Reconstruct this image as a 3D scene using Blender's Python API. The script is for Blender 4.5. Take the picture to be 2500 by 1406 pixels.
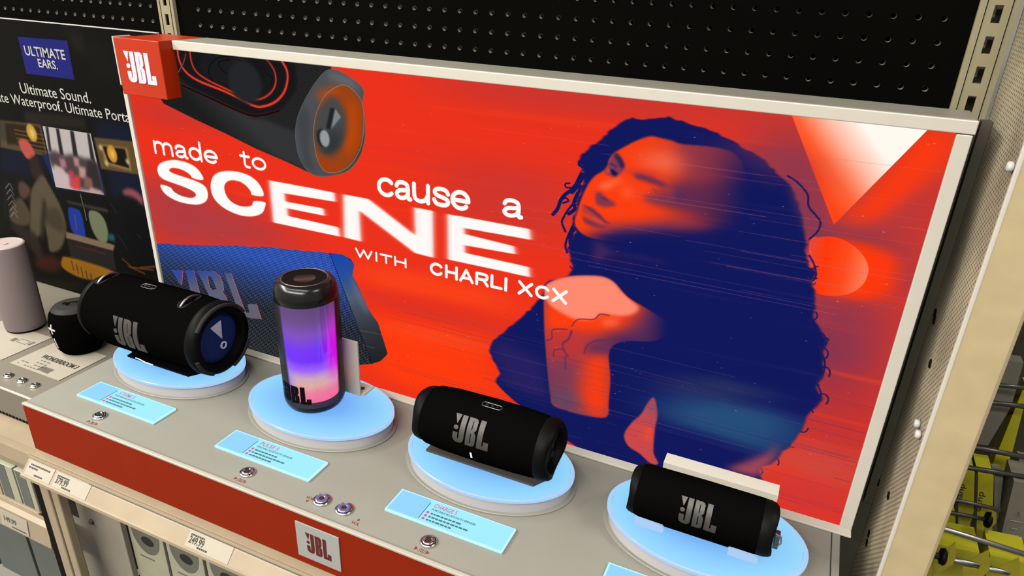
import bpy, bmesh, math, random
import numpy as np
from mathutils import Vector, Matrix
from mathutils.geometry import tessellate_polygon

for o in list(bpy.data.objects):
    bpy.data.objects.remove(o, do_unlink=True)
S = bpy.context.scene
COL = S.collection
random.seed(4)
PI = math.pi

# ------------------------------------------------------------------ camera
cam = bpy.data.cameras.new('camera')
cam.sensor_width = 36.0
cam.lens = 24.6550
cam.clip_start = 0.02
co = bpy.data.objects.new('camera', cam)
COL.objects.link(co)
co.matrix_world = Matrix([(0.911224, -0.200746, 0.359682, 1.094121), (0.410233, 0.363551, -0.836385, -0.854278), (0.037139, 0.909688, 0.413629, 0.668167), (0.000000, 0.000000, 0.000000, 1.000000)])
S.camera = co

# ------------------------------------------------------------------ world, lamps, exposure
S.view_settings.view_transform = 'Standard'
S.view_settings.look = 'None'
S.view_settings.exposure = 0.0
S.view_settings.gamma = 1.0
S.view_settings.use_curve_mapping = False
w = bpy.data.worlds.new('world')
S.world = w
w.use_nodes = True
w.node_tree.nodes['Background'].inputs[0].default_value = (1.0, 0.95, 0.86, 1)
w.node_tree.nodes['Background'].inputs[1].default_value = 1.0


def lamp(name, loc, size, power, color, target=None):
    l = bpy.data.lights.new(name, 'AREA')
    l.shape = 'RECTANGLE'
    l.size, l.size_y = size
    l.energy = power
    l.color = color
    o = bpy.data.objects.new(name, l)
    COL.objects.link(o)
    o.location = loc
    if target:
        o.rotation_euler = (Vector(target) - Vector(loc)).to_track_quat('-Z', 'Y').to_euler()
    return o


# ceiling fluorescents over the aisle, then two unseen lamps added at the sides
lamp('unseen_lamp', (0.3, -1.1, 2.2), (2.6, 0.25), 100, (1.0, 0.96, 0.88))
lamp('unseen_lamp', (0.3, -2.7, 2.2), (3.4, 0.3), 645, (1.0, 0.95, 0.86))
lamp('unseen_lamp', (-1.9, -1.3, 2.2), (0.3, 3.0), 510, (1.0, 0.95, 0.85))  # added out of view to brighten the perforated panel from the left
lamp('unseen_lamp', (2.7, 0.7, 2.2), (0.3, 2.6), 360, (1.0, 0.95, 0.84))  # added out of view at the right to light the hooks

# ------------------------------------------------------------------ materials


def lin(c):
    return tuple(((v / 255 / 12.92) if v / 255 <= 0.04045 else ((v / 255 + 0.055) / 1.055) ** 2.4) for v in c)


PAINT = 0.30      # the aisle is lit strongly, so paints are set darker in step


def mat(name, rgb, rough=0.5, metal=0.0, spec=0.5, noise=0.0, nscale=60, bump=0.0, bscale=300, emit=None, estr=1.0, alpha=1.0):
    """rgb is linear; noise varies the colour a little, bump adds fine relief"""
    rgb = tuple(v * PAINT for v in rgb)
    spec *= 0.33
    m = bpy.data.materials.new(name)
    m.use_nodes = True
    nt = m.node_tree
    b = nt.nodes['Principled BSDF']
    b.inputs['Base Color'].default_value = (*rgb, 1)
    b.inputs['Roughness'].default_value = rough
    b.inputs['Metallic'].default_value = metal
    b.inputs['Specular IOR Level'].default_value = spec
    tc = nt.nodes.new('ShaderNodeTexCoord')
    if noise > 0:
        n = nt.nodes.new('ShaderNodeTexNoise')
        n.inputs['Scale'].default_value = nscale
        n.inputs['Detail'].default_value = 5
        nt.links.new(tc.outputs['Object'], n.inputs['Vector'])
        r = nt.nodes.new('ShaderNodeValToRGB')
        r.color_ramp.elements[0].position = 0.3
        r.color_ramp.elements[1].position = 0.7
        r.color_ramp.elements[0].color = (*[v * (1 - noise) for v in rgb], 1)
        r.color_ramp.elements[1].color = (*[v * (1 + noise * 0.5) for v in rgb], 1)
        nt.links.new(n.outputs['Fac'], r.inputs['Fac'])
        nt.links.new(r.outputs['Color'], b.inputs['Base Color'])
    if bump > 0:
        n = nt.nodes.new('ShaderNodeTexNoise')
        n.inputs['Scale'].default_value = bscale
        nt.links.new(tc.outputs['Object'], n.inputs['Vector'])
        bp = nt.nodes.new('ShaderNodeBump')
        bp.inputs['Strength'].default_value = bump
        bp.inputs['Distance'].default_value = 0.001
        nt.links.new(n.outputs['Fac'], bp.inputs['Height'])
        nt.links.new(bp.outputs['Normal'], b.inputs['Normal'])
    if emit:
        b.inputs['Emission Color'].default_value = (*emit, 1)
        b.inputs['Emission Strength'].default_value = estr
    return m


M = {}
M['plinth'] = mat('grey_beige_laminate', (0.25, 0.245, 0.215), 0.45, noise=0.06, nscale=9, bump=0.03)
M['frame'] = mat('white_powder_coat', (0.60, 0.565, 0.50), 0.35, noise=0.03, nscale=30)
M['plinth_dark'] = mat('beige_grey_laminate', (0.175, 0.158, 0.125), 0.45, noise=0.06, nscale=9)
M['trim'] = mat('pale_trim', (0.40, 0.385, 0.34), 0.4)
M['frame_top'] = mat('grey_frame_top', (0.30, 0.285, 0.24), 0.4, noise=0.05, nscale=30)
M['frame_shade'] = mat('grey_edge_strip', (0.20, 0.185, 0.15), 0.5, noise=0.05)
M['red'] = mat('red_acrylic', (0.235, 0.0165, 0.0035), 0.55, spec=.08, noise=0.03, nscale=20)
M['box_red'] = mat('orange_red_plastic', (0.44, 0.024, 0.001), 0.35, noise=0.03, nscale=20)
M['beige'] = mat('beige_shelf_paint', (0.33, 0.262, 0.178), 0.4, noise=0.07, nscale=25, bump=0.03)
M['flange'] = mat('tan_post_paint', (0.50, 0.405, 0.235), 0.45, noise=0.07, nscale=40, bump=0.03)
M['upright'] = mat('olive_beige_paint', (0.33, 0.29, 0.18), 0.4, noise=0.06, nscale=40)
M['black'] = mat('black_plastic', (0.003, 0.003, 0.003), 0.45, spec=0.06)
M['gap'] = mat('dark_gap', (0.006, 0.005, 0.004), 0.9, spec=0.1)
M['white'] = mat('white_print', (0.55, 0.54, 0.52), 0.5)
M['ink'] = mat('black_ink', (0.02, 0.018, 0.016), 0.6)
M['greyink'] = mat('grey_ink', (0.12, 0.105, 0.085), 0.6)
M['redink'] = mat('red_ink', (0.20, 0.03, 0.015), 0.6)
M['chrome'] = mat('polished_chrome', (1.6, 1.56, 1.5), 0.12, metal=1.0)
M['steel'] = mat('brushed_steel', (0.36, 0.35, 0.34), 0.4, metal=1.0)
M['darksteel'] = mat('dark_wire', (0.035, 0.03, 0.027), 0.35, metal=0.3)
M['yellow'] = mat('yellow_card', (0.30, 0.28, 0.008), 0.45, noise=0.1, nscale=40)
M['yellow_dark'] = mat('mustard_tag', (0.19, 0.165, 0.008), 0.45, noise=0.1, nscale=40)
M['greybox'] = mat('grey_card', (0.13, 0.12, 0.095), 0.5, noise=0.06)
M['greenwhite'] = mat('pale_carton', (0.37, 0.36, 0.265), 0.5, noise=0.06, nscale=30)
M['cartongrey'] = mat('grey_carton_print', (0.13, 0.13, 0.105), 0.4, noise=0.12, nscale=25)
M['slate'] = mat('slate_blue_carton', (0.10, 0.115, 0.105), 0.4, noise=0.1, nscale=12)
M['paper'] = mat('white_paper', (0.37, 0.335, 0.275), 0.6, noise=0.03)
M['pink'] = mat('pink_fabric', (0.20, 0.155, 0.155), 0.8, noise=0.06, nscale=400, bump=0.15, bscale=900)
M['wall'] = mat('dim_store_wall', (0.25, 0.24, 0.22), 0.7)
M['floor'] = mat('grey_floor_tile', (0.25, 0.24, 0.22), 0.4, noise=0.1, nscale=3)
M['logo'] = mat('brushed_logo_metal', (0.08, 0.075, 0.07), 0.5, metal=0.5)
M['emblem'] = mat('silver_emblem', (0.75, 0.75, 0.95), 0.5, spec=.2)
M['cradle'] = mat('smoky_cradle', (0.085, 0.075, 0.07), 0.35)
M['rubber'] = mat('black_rubber', (0.0035, 0.0035, 0.0037), 0.5, spec=0.08)
M['darkgrey'] = mat('dark_grey_trim', (0.03, 0.029, 0.028), 0.5, spec=.08)
M['glow'] = mat('lit_pale_blue_acrylic', (0.02, 0.04, 0.06), 0.35, spec=.2, emit=lin((128, 194, 255)), estr=0.92)
M['glow_rim'] = mat('lit_rim_acrylic', (0.06, 0.07, 0.08), 0.25, spec=.3, emit=lin((168, 212, 255)), estr=0.85)
M['disc_body'] = mat('milky_acrylic', (0.45, 0.43, 0.41), 0.3, emit=(0.12, 0.13, 0.21), estr=0.45)
M['ledwhite'] = mat('white_led', (0.5, 0.5, 0.5), 0.3, emit=(0.55, 0.78, 1.0), estr=1.0)
M['clip'] = mat('frosted_clip', (0.10, 0.12, 0.15), 0.2, emit=lin((170, 208, 252)), estr=0.75)  # emission stands in for the blue light caught by the clip
M['violet'] = mat('violet_button_face', (0.35, 0.29, 0.6), 0.25, metal=0.7)


def woven(name, rgb, k=900):
    """fine woven speaker cloth: crossed waves drive bump and a slight colour change"""
    m = mat(name, rgb, 0.9, spec=0.0)
    nt = m.node_tree
    b = nt.nodes['Principled BSDF']
    tc = nt.nodes.new('ShaderNodeTexCoord')
    v = nt.nodes.new('ShaderNodeTexVoronoi')
    v.inputs['Scale'].default_value = k
    nt.links.new(tc.outputs['Object'], v.inputs['Vector'])
    bp = nt.nodes.new('ShaderNodeBump')
    bp.inputs['Strength'].default_value = 0.25
    bp.inputs['Distance'].default_value = 0.0006
    nt.links.new(v.outputs['Distance'], bp.inputs['Height'])
    nt.links.new(bp.outputs['Normal'], b.inputs['Normal'])
    return m


M['cloth'] = woven('black_speaker_cloth', (0.0026, 0.0025, 0.0024))


def perforated(name, base, hole, pitch):
    """painted sheet with a staggered grid of tiny punched holes, too small to model one by one"""
    m = mat(name, base, 0.45)
    nt = m.node_tree
    b = nt.nodes['Principled BSDF']
    base, hole = [v * PAINT for v in base], [v * PAINT for v in hole]
    tc = nt.nodes.new('ShaderNodeTexCoord')
    sep = nt.nodes.new('ShaderNodeSeparateXYZ')
    nt.links.new(tc.outputs['Object'], sep.inputs[0])

    def math_(op, a, c=None):
        n = nt.nodes.new('ShaderNodeMath')
        n.operation = op
        for i, x in enumerate((a, c)):
            if x is None:
                continue
            if isinstance(x, (int, float)):
                n.inputs[i].default_value = x
            else:
                nt.links.new(x, n.inputs[i])
        return n.outputs[0]
    p = math_('MULTIPLY', sep.outputs[1], 2 * PI / pitch)
    q = math_('MULTIPLY', sep.outputs[2], 2 * PI / pitch)
    s = math_('MULTIPLY', math_('COSINE', p), math_('COSINE', q))
    h = math_('GREATER_THAN', s, 0.5)
    n = nt.nodes.new('ShaderNodeTexNoise')
    n.inputs['Scale'].default_value = 9
    n.inputs['Detail'].default_value = 2
    nt.links.new(tc.outputs['Object'], n.inputs['Vector'])
    r = nt.nodes.new('ShaderNodeValToRGB')
    r.color_ramp.elements[0].position = 0.35
    r.color_ramp.elements[1].position = 0.62
    r.color_ramp.elements[0].color = (*[v * 0.62 for v in base], 1)
    r.color_ramp.elements[1].color = (*base, 1)
    nt.links.new(n.outputs['Fac'], r.inputs['Fac'])
    mx = nt.nodes.new('ShaderNodeMix')
    mx.data_type = 'RGBA'
    nt.links.new(h, mx.inputs[0])
    nt.links.new(r.outputs['Color'], mx.inputs[6])
    mx.inputs[7].default_value = (*hole, 1)
    nt.links.new(mx.outputs[2], b.inputs['Base Color'])
    return m


M['perf'] = perforated('perforated_beige_steel', (0.58, 0.50, 0.35), (0.10, 0.08, 0.05), 0.0085)

# ------------------------------------------------------------------ object helpers


def wloc(o):
    v = Vector((0, 0, 0))
    while o is not None:
        v += o.location
        o = o.parent
    return v


def thing(name, label, cat, loc=(0, 0, 0), group=None):
    o = bpy.data.objects.new(name, None)
    COL.objects.link(o)
    o.location = loc
    o.empty_display_size = 0.02
    o['label'] = label
    o['category'] = cat
    if group:
        o['group'] = group
    return o


def tag(o, label=None, cat=None, group=None, kind=None):
    for k, v in (('label', label), ('category', cat), ('group', group), ('kind', kind)):
        if v:
            o[k] = v
    return o


def obj(name, bm, m, parent=None, smooth=False, loc=None, label=None):
    """link one bmesh (in world coordinates) as one object, under its parent"""
    me = bpy.data.meshes.new(name)
    off = wloc(parent) if parent else (Vector(loc) if loc else Vector((0, 0, 0)))
    if off.length > 0:
        bmesh.ops.translate(bm, verts=bm.verts, vec=-off)
    bm.normal_update()
    bm.to_mesh(me)
    bm.free()
    if smooth:
        for p in me.polygons:
            p.use_smooth = True
    for x in (m if isinstance(m, (list, tuple)) else [m]):
        me.materials.append(x)
    o = bpy.data.objects.new(name, me)
    COL.objects.link(o)
    if parent:
        o.parent = parent
    elif loc:
        o.location = loc
    if label:
        o['label'] = label
    return o


def auto(o, ang=35):
    """smooth shading with sharp edges kept"""
    me = o.data
    bm = bmesh.new()
    bm.from_mesh(me)
    for f in bm.faces:
        f.smooth = True
    for e in bm.edges:
        if len(e.link_faces) == 2 and e.calc_face_angle(0) > math.radians(ang):
            e.smooth = False
    bm.to_mesh(me)
    bm.free()
    return o


def add_box(bm, lo, hi, bevel=0.0, seg=2):
    r = bmesh.ops.create_cube(bm, size=1)
    vs = r['verts']
    for v in vs:
        v.co = Vector([lo[i] + (v.co[i] + 0.5) * (hi[i] - lo[i]) for i in range(3)])
    if bevel > 0:
        es = list({e for v in vs for e in v.link_edges})
        bmesh.ops.bevel(bm, geom=es, offset=bevel, segments=seg, affect='EDGES', profile=0.5)
    return bm


def bx(lo, hi, bevel=0.0, seg=2):
    return add_box(bmesh.new(), lo, hi, bevel, seg)


def add_hexa(bm, p):
    """eight corners: bottom four then top four, counter-clockwise"""
    v = [bm.verts.new(q) for q in p]
    for f in ((3, 2, 1, 0), (4, 5, 6, 7), (0, 1, 5, 4), (1, 2, 6, 5), (2, 3, 7, 6), (3, 0, 4, 7)):
        bm.faces.new([v[i] for i in f])
    return bm


def add_lathe(bm, prof, axis='z', c=(0, 0, 0), n=48, cap=True, sx=1.0, sy=1.0, mi=None):
    """prof: (position along the axis, radius)"""
    rings = []
    for h, r in prof:
        ring = []
        for i in range(n):
            a = 2 * PI * i / n
            u, v = r * math.cos(a) * sx, r * math.sin(a) * sy
            p = (u, v, h) if axis == 'z' else ((h, u, v) if axis == 'x' else (v, h, u))
            ring.append(bm.verts.new((p[0] + c[0], p[1] + c[1], p[2] + c[2])))
        rings.append(ring)
    for a, b in zip(rings, rings[1:]):
        for i in range(n):
            f = bm.faces.new((a[i], a[(i + 1) % n], b[(i + 1) % n], b[i]))
    if cap:
        bm.faces.new(list(reversed(rings[0])))
        bm.faces.new(rings[-1])
    bmesh.ops.recalc_face_normals(bm, faces=bm.faces)
    return bm


def lathe(prof, axis='z', c=(0, 0, 0), n=48, cap=True, sx=1.0, sy=1.0):
    return add_lathe(bmesh.new(), prof, axis, c, n, cap, sx, sy)


def add_tube(bm, pts, r, n=8, closed=False):
    pts = [Vector(p) for p in pts]
    rings = []
    k = len(pts)
    up = Vector((0, 0, 1))
    for i, p in enumerate(pts):
        a = pts[(i - 1) % k] if (closed or i > 0) else p
        b = pts[(i + 1) % k] if (closed or i < k - 1) else p
        d = (b - a).normalized()
        ref = up if abs(d.dot(up)) < 0.9 else Vector((0, 1, 0))
        s = d.cross(ref).normalized()
        t = s.cross(d)
        rings.append([bm.verts.new(p + r * (math.cos(2 * PI * j / n) * s + math.sin(2 * PI * j / n) * t)) for j in range(n)])
    for i in range(k if closed else k - 1):
        A, B = rings[i], rings[(i + 1) % k]
        for j in range(n):
            bm.faces.new((A[j], A[(j + 1) % n], B[(j + 1) % n], B[j]))
    if not closed:
        bm.faces.new(list(reversed(rings[0])))
        bm.faces.new(rings[-1])
    bmesh.ops.recalc_face_normals(bm, faces=bm.faces)
    return bm


def tube(pts, r, n=8, closed=False):
    return add_tube(bmesh.new(), pts, r, n, closed)


def add_prism(bm, poly, f):
    """poly of 2D points; f(u, v, side) gives the 3D point for side 0 / 1"""
    a = [bm.verts.new(f(u, v, 0)) for u, v in poly]
    b = [bm.verts.new(f(u, v, 1)) for u, v in poly]
    n = len(poly)
    tris = tessellate_polygon([[Vector((u, v, 0)) for u, v in poly]])
    for t in tris:
        bm.faces.new([a[i] for i in t])
        bm.faces.new([b[i] for i in reversed(t)])
    for i in range(n):
        bm.faces.new((a[i], b[i], b[(i + 1) % n], a[(i + 1) % n]))
    bmesh.ops.recalc_face_normals(bm, faces=bm.faces)
    return bm


def xprofile(poly, x0, x1):
    """a (y, z) section swept along x"""
    return add_prism(bmesh.new(), poly, lambda u, v, s: ((x0, x1)[s], u, v))


def arcpts(cx, cy, rx, ry, a0, a1, n):
    return [(cx + rx * math.cos(math.radians(a0 + (a1 - a0) * i / n)), cy + ry * math.sin(math.radians(a0 + (a1 - a0) * i / n))) for i in range(n + 1)]


# emblem lettering as outlines, height 1 (each glyph: outer ring, then holes)
LOGO = [
    [[(0, 1), (.21, 1), (.135, .66)]],
    [arcpts(.12, .53, .078, .078, 0, 345, 18)],
    [[(.25, 1), (.42, 1), (.42, .2), (.40, .09), (.34, .02), (.25, 0), (.16, .01), (.08, .06), (.045, .15), (.04, .36), (.20, .36), (.205, .16), (.225, .13), (.245, .16), (.25, .25)]],
    [[(.48, 1), (.68, 1), (.75, .975), (.79, .90), (.79, .62), (.76, .55), (.72, .52), (.77, .475), (.80, .40), (.80, .12), (.77, .035), (.69, 0), (.48, 0)],
     [(.625, .885), (.65, .885), (.655, .60), (.625, .575)], [(.625, .455), (.65, .45), (.66, .13), (.625, .115)]],
    [[(.86, 1), (1.03, 1), (1.03, .13), (1.075, .13), (1.075, .29), (1.24, .29), (1.24, 0), (.86, 0)]],
]


def flat_polys(bm, glyphs):
    for g in glyphs:
        flat = [p for ring in g for p in ring]
        vs = [bm.verts.new((p[0], p[1], 0)) for p in flat]
        for t in tessellate_polygon([[Vector((p[0], p[1], 0)) for p in ring] for ring in g]):
            try:
                bm.faces.new([vs[i] for i in t])
            except ValueError:
                pass
    return bm


def split_long(bm, L, it=6):
    for _ in range(it):
        es = [e for e in bm.edges if e.calc_length() > L]
        if not es:
            break
        bmesh.ops.subdivide_edges(bm, edges=es, cuts=1)
        bmesh.ops.triangulate(bm, faces=[f for f in bm.faces if len(f.verts) > 3])


def raise_sheet(bm, f, h):
    """map flat points with f(u, v, height); the sheet gets side walls down to height 0"""
    base = {v: (v.co.x, v.co.y) for v in bm.verts}
    edges = [e for e in bm.edges if len(e.link_faces) == 1]
    low = {}
    for e in edges:
        for v in e.verts:
            if v not in low:
                low[v] = bm.verts.new(f(*base[v], -0.0004))
    for v, (a, b) in base.items():
        v.co = f(a, b, h)
    for e in edges:
        a, b = e.verts
        bm.faces.new((a, b, low[b], low[a]))
    bmesh.ops.recalc_face_normals(bm, faces=bm.faces)
    return bm


def logo_bm(f, w, h, thick, L=None):
    bm = flat_polys(bmesh.new(), LOGO)
    for v in bm.verts:
        v.co.x = (v.co.x / 1.24 - 0.5) * w
        v.co.y = (v.co.y - 0.5) * h
    if L:
        split_long(bm, L)
    return raise_sheet(bm, f, thick)


def text_bm(s, bold=0.0):
    cu = bpy.data.curves.new('txt', 'FONT')
    cu.body = s
    cu.offset = bold
    cu.resolution_u = 3
    to = bpy.data.objects.new('txt', cu)
    me = bpy.data.meshes.new_from_object(to)
    bm = bmesh.new()
    bm.from_mesh(me)
    bpy.data.objects.remove(to)
    bpy.data.curves.remove(cu)
    bpy.data.meshes.remove(me)
    return bm


def text_on(name, s, O, ex, ey, w, h, m, parent, bold=0.0, lift=0.0003):
    """lettering fitted to a w by h box whose lower left corner is O, on the plane spanned by ex, ey"""
    bm = text_bm(s, bold)
    xs = [v.co.x for v in bm.verts]
    ys = [v.co.y for v in bm.verts]
    x0, x1, y0, y1 = min(xs), max(xs), min(ys), max(ys)
    ex, ey, O = Vector(ex).normalized(), Vector(ey).normalized(), Vector(O)
    nz = ex.cross(ey)
    for v in bm.verts:
        u = (v.co.x - x0) / (x1 - x0) * w
        q = (v.co.y - y0) / (y1 - y0) * h
        v.co = O + ex * u + ey * q + nz * lift
    return obj(name, bm, m, parent)


def sheet_on(name, polys, O, ex, ey, m, parent, lift=0.0002, label=None):
    bm = flat_polys(bmesh.new(), polys)
    ex, ey, O = Vector(ex).normalized(), Vector(ey).normalized(), Vector(O)
    nz = ex.cross(ey)
    for v in bm.verts:
        v.co = O + ex * v.co.x + ey * v.co.y + nz * lift
    return obj(name, bm, m, parent, label=label)


def rect(x0, y0, x1, y1):
    return [[(x0, y0), (x1, y0), (x1, y1), (x0, y1)]]


EX, EY, EZ = Vector((1, 0, 0)), Vector((0, 1, 0)), Vector((0, 0, 1))

# ------------------------------------------------------------------ printed artwork (drawn into a pixel array, in millimetres of the print)


class Print:
    def __init__(s, w, h, k, rgb, x0=0, z0=0):
        s.k, s.x0, s.z0 = k, x0, z0
        s.W, s.H = int(w * k), int(h * k)
        s.im = np.ones((s.H, s.W, 3), np.float32) * np.array(rgb, np.float32) / 255

    def px(s, pts):
        return np.array([((p[0] - s.x0) * s.k, (p[1] - s.z0) * s.k) for p in pts], float)

    def mask(s, rings, blur=0):
        bxr, byr = blur if isinstance(blur, tuple) else (blur, blur)
        P = [s.px(r) for r in rings]
        A = np.concatenate(P)
        pad_x, pad_y = int(bxr * s.k * 3) + 2, int(byr * s.k * 3) + 2
        # work in a padded window so blurred edges keep their shape
        X0, X1 = int(max(A[:, 0].min(), -400)) - pad_x, int(min(A[:, 0].max(), s.W + 400)) + pad_x + 1
        Y0, Y1 = int(max(A[:, 1].min(), -400)) - pad_y, int(min(A[:, 1].max(), s.H + 400)) + pad_y + 1
        w, h = X1 - X0, Y1 - Y0
        m = np.zeros((h, w), np.float32)
        ax = np.concatenate([p[:, 0] for p in P]) - X0
        ay = np.concatenate([p[:, 1] for p in P]) - Y0
        bx_ = np.concatenate([np.roll(p[:, 0], -1) for p in P]) - X0
        by_ = np.concatenate([np.roll(p[:, 1], -1) for p in P]) - Y0
        SS = 3 if max(bxr, byr) == 0 else 1
        idx = np.arange(w, dtype=np.float32)
        for j in range(h):
            for q in range(SS):
                y = j + (q + 0.5) / SS
                t = (ay <= y) != (by_ <= y)
                if not t.any():
                    continue
                xs = np.sort(ax[t] + (y - ay[t]) / (by_[t] - ay[t]) * (bx_[t] - ax[t]))
                for a, b in zip(xs[::2], xs[1::2]):
                    i0, i1 = max(int(a) - 1, 0), min(int(b) + 2, w)
                    if i1 > i0:
                        ii = idx[i0:i1]
                        m[j, i0:i1] += (np.clip(b - ii, 0, 1) - np.clip(a - ii, 0, 1)) / SS
        for r, axis in ((bxr, 1), (byr, 0)):
            n = int(round(r * s.k))
            if n > 0:
                for _ in range(3):
                    c = np.cumsum(np.pad(m, [(n + 1, n) if axis == 0 else (0, 0), (n + 1, n) if axis == 1 else (0, 0)], mode='edge'), axis=axis)
                    L = m.shape[axis]
                    m = (np.take(c, range(2 * n + 1, 2 * n + 1 + L), axis) - np.take(c, range(0, L), axis)) / (2 * n + 1)
        x0, x1, y0, y1 = max(X0, 0), min(X1, s.W), max(Y0, 0), min(Y1, s.H)
        if x1 <= x0 or y1 <= y0:
            return None, None
        return (slice(y0, y1), slice(x0, x1)), m[y0 - Y0:y1 - Y0, x0 - X0:x1 - X0, None]

    def fill(s, rings, rgb, a=1.0, blur=0, clip=None):
        if not isinstance(rings[0][0], (tuple, list)):
            rings = [rings]
        sl, m = s.mask(rings, blur)
        if sl is None:
            return
        if clip is not None:
            m = m * clip[sl]
        m = m * a
        s.im[sl] = s.im[sl] * (1 - m) + np.array(rgb, np.float32) / 255 * m

    def full(s, rings, blur=0):
        if not isinstance(rings[0][0], (tuple, list)):
            rings = [rings]
        out = np.zeros((s.H, s.W, 1), np.float32)
        sl, m = s.mask(rings, blur)
        if sl is not None:
            out[sl] = m
        return out

    def blend(s, full_mask, rgb_field):
        s.im = s.im * (1 - full_mask) + rgb_field * full_mask

    def ramp(s, rings, stops, p0, p1, blur=0, clip=None, a=1.0):
        """fill with a colour ramp running from p0 to p1 (mm)"""
        if not isinstance(rings[0][0], (tuple, list)):
            rings = [rings]
        sl, m = s.mask(rings, blur)
        if sl is None:
            return
        if clip is not None:
            m = m * clip[sl]
        yy, xx = np.mgrid[sl[0], sl[1]]
        X, Z = xx / s.k + s.x0, yy / s.k + s.z0
        d = np.array(p1) - np.array(p0)
        t = ((X - p0[0]) * d[0] + (Z - p0[1]) * d[1]) / (d @ d)
        ts = [q[0] for q in stops]
        c = np.stack([np.interp(t, ts, [q[1][i] / 255 for q in stops]) for i in range(3)], -1)
        m = m * a
        s.im[sl] = s.im[sl] * (1 - m) + c * m

    def stroke(s, pts, wd, rgb, a=1.0, soft=0.3, clip=None):
        P = s.px(pts)
        r = wd * s.k / 2
        pad = int(r + soft * s.k * 3) + 3
        x0, x1 = max(int(P[:, 0].min()) - pad, 0), min(int(P[:, 0].max()) + pad, s.W)
        y0, y1 = max(int(P[:, 1].min()) - pad, 0), min(int(P[:, 1].max()) + pad, s.H)
        if x1 <= x0 or y1 <= y0:
            return
        yy, xx = np.mgrid[y0:y1, x0:x1].astype(np.float32)
        D = np.full(xx.shape, 1e9, np.float32)
        for p, q in zip(P, P[1:]):
            d = q - p
            L = max(d @ d, 1e-6)
            t = np.clip(((xx - p[0]) * d[0] + (yy - p[1]) * d[1]) / L, 0, 1)
            D = np.minimum(D, np.hypot(xx - p[0] - t * d[0], yy - p[1] - t * d[1]))
        sf = max(soft * s.k, 0.5)
        m = (np.clip((r - D) / sf + 0.5, 0, 1) * a)[..., None]
        sl = (slice(y0, y1), slice(x0, x1))
        if clip is not None:
            m = m * clip[sl]
        s.im[sl] = s.im[sl] * (1 - m) + np.array(rgb, np.float32) / 255 * m

    def grid(s):
        yy, xx = np.mgrid[0:s.H, 0:s.W].astype(np.float32)
        return xx / s.k + s.x0, yy / s.k + s.z0

    def image(s, name):
        im = bpy.data.images.new(name, s.W, s.H)
        buf = np.ones((s.H, s.W, 4), np.float32)
        buf[..., :3] = np.clip(s.im, 0, 1)
        im.pixels.foreach_set(buf.ravel())
        im.update()
        im.pack()
        return im


def sm(pts, n=5, closed=True):
    """Catmull-Rom smoothing of an outline"""
    P = [np.array(p, float) for p in pts]
    k = len(P)
    out = []
    for i in range(k if closed else k - 1):
        a, b, c, d = (P[(i - 1) % k], P[i], P[(i + 1) % k], P[(i + 2) % k]) if closed else (P[max(i - 1, 0)], P[i], P[i + 1], P[min(i + 2, k - 1)])
        for j in range(n):
            t = j / n
            q = 0.5 * ((2 * b) + (-a + c) * t + (2 * a - 5 * b + 4 * c - d) * t * t + (-a + 3 * b - 3 * c + d) * t ** 3)
            out.append((q[0], q[1]))
    if not closed:
        out.append(tuple(P[-1]))
    return out


def print_mat(name, im, emit, spec=0.1):
    m = bpy.data.materials.new(name)
    m.use_nodes = True
    nt = m.node_tree
    b = nt.nodes['Principled BSDF']
    t = nt.nodes.new('ShaderNodeTexImage')
    t.image = im
    t.extension = 'EXTEND'
    b.inputs['Roughness'].default_value = 0.4
    b.inputs['Specular IOR Level'].default_value = spec
    if emit:
        b.inputs['Base Color'].default_value = (0, 0, 0, 1)
        nt.links.new(t.outputs['Color'], b.inputs['Emission Color'])
        b.inputs['Emission Strength'].default_value = emit
    else:
        mx = nt.nodes.new('ShaderNodeMix')      # printed ink is darker than the paper white of the scan values
        mx.data_type = 'RGBA'
        mx.blend_type = 'MULTIPLY'
        mx.inputs[0].default_value = 1
        nt.links.new(t.outputs['Color'], mx.inputs[6])
        mx.inputs[7].default_value = (.165, .165, .165, 1)
        nt.links.new(mx.outputs[2], b.inputs['Base Color'])
    return m


def uv_panel(name, x0, x1, z0, z1, y, depth, m, parent, side):
    """a thin panel whose front (-y) face carries the print"""
    bm = bx((x0, y, z0), (x1, y + depth, z1))
    uv = bm.loops.layers.uv.new('uv')
    for f in bm.faces:
        f.normal_update()
        f.material_index = 0 if f.normal.y < -0.5 else 1
        for l in f.loops:
            l[uv].uv = ((l.vert.co.x - x0) / (x1 - x0), (l.vert.co.z - z0) / (z1 - z0))
    return obj(name, bm, [m, side], parent)
# ------------------------------------------------------------------ artwork of the large backlit sign, 1220 x 531 mm
A = Print(1220, 531, 2.4, (236, 50, 28))
NAVY, PURP, ORNG, HOT = (17, 24, 92), (128, 58, 82), (252, 62, 18), (255, 118, 84)
# broad streaky ground
A.fill([(-15.0, 447.8), (224.5, 452.4), (216.6, 405.8), (-7.9, 399.7)], (205, 54, 46), .9, blur=(40, 12))
A.fill([(-53.4, 305.6), (123.6, 294.8), (316.3, 261.8), (364.0, 234.7), (-5.4, 162.9)], (176, 60, 64), 1, blur=(45, 22))
A.fill([(593.4, 551.1), (1084.5, 543.5), (1090.8, 512.8), (906.7, 505.2), (624.8, 500.3)], (200, 54, 48), .9, blur=(60, 12))
A.fill([(611.7, 425.3), (818.5, 431.6), (815.2, 328.4), (625.0, 317.6)], (205, 54, 46), .9, blur=(40, 20))
A.fill([(461.1, 232.5), (727.2, 234.6), (721.9, 199.8), (458.4, 188.7)], (255, 70, 24), .8, blur=(40, 8))
A.fill([(442.0, 185.1), (660.5, 192.0), (729.4, 181.1), (696.2, 151.6), (471.9, 147.2)], (222, 50, 34), .8, blur=(40, 10))
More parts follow.
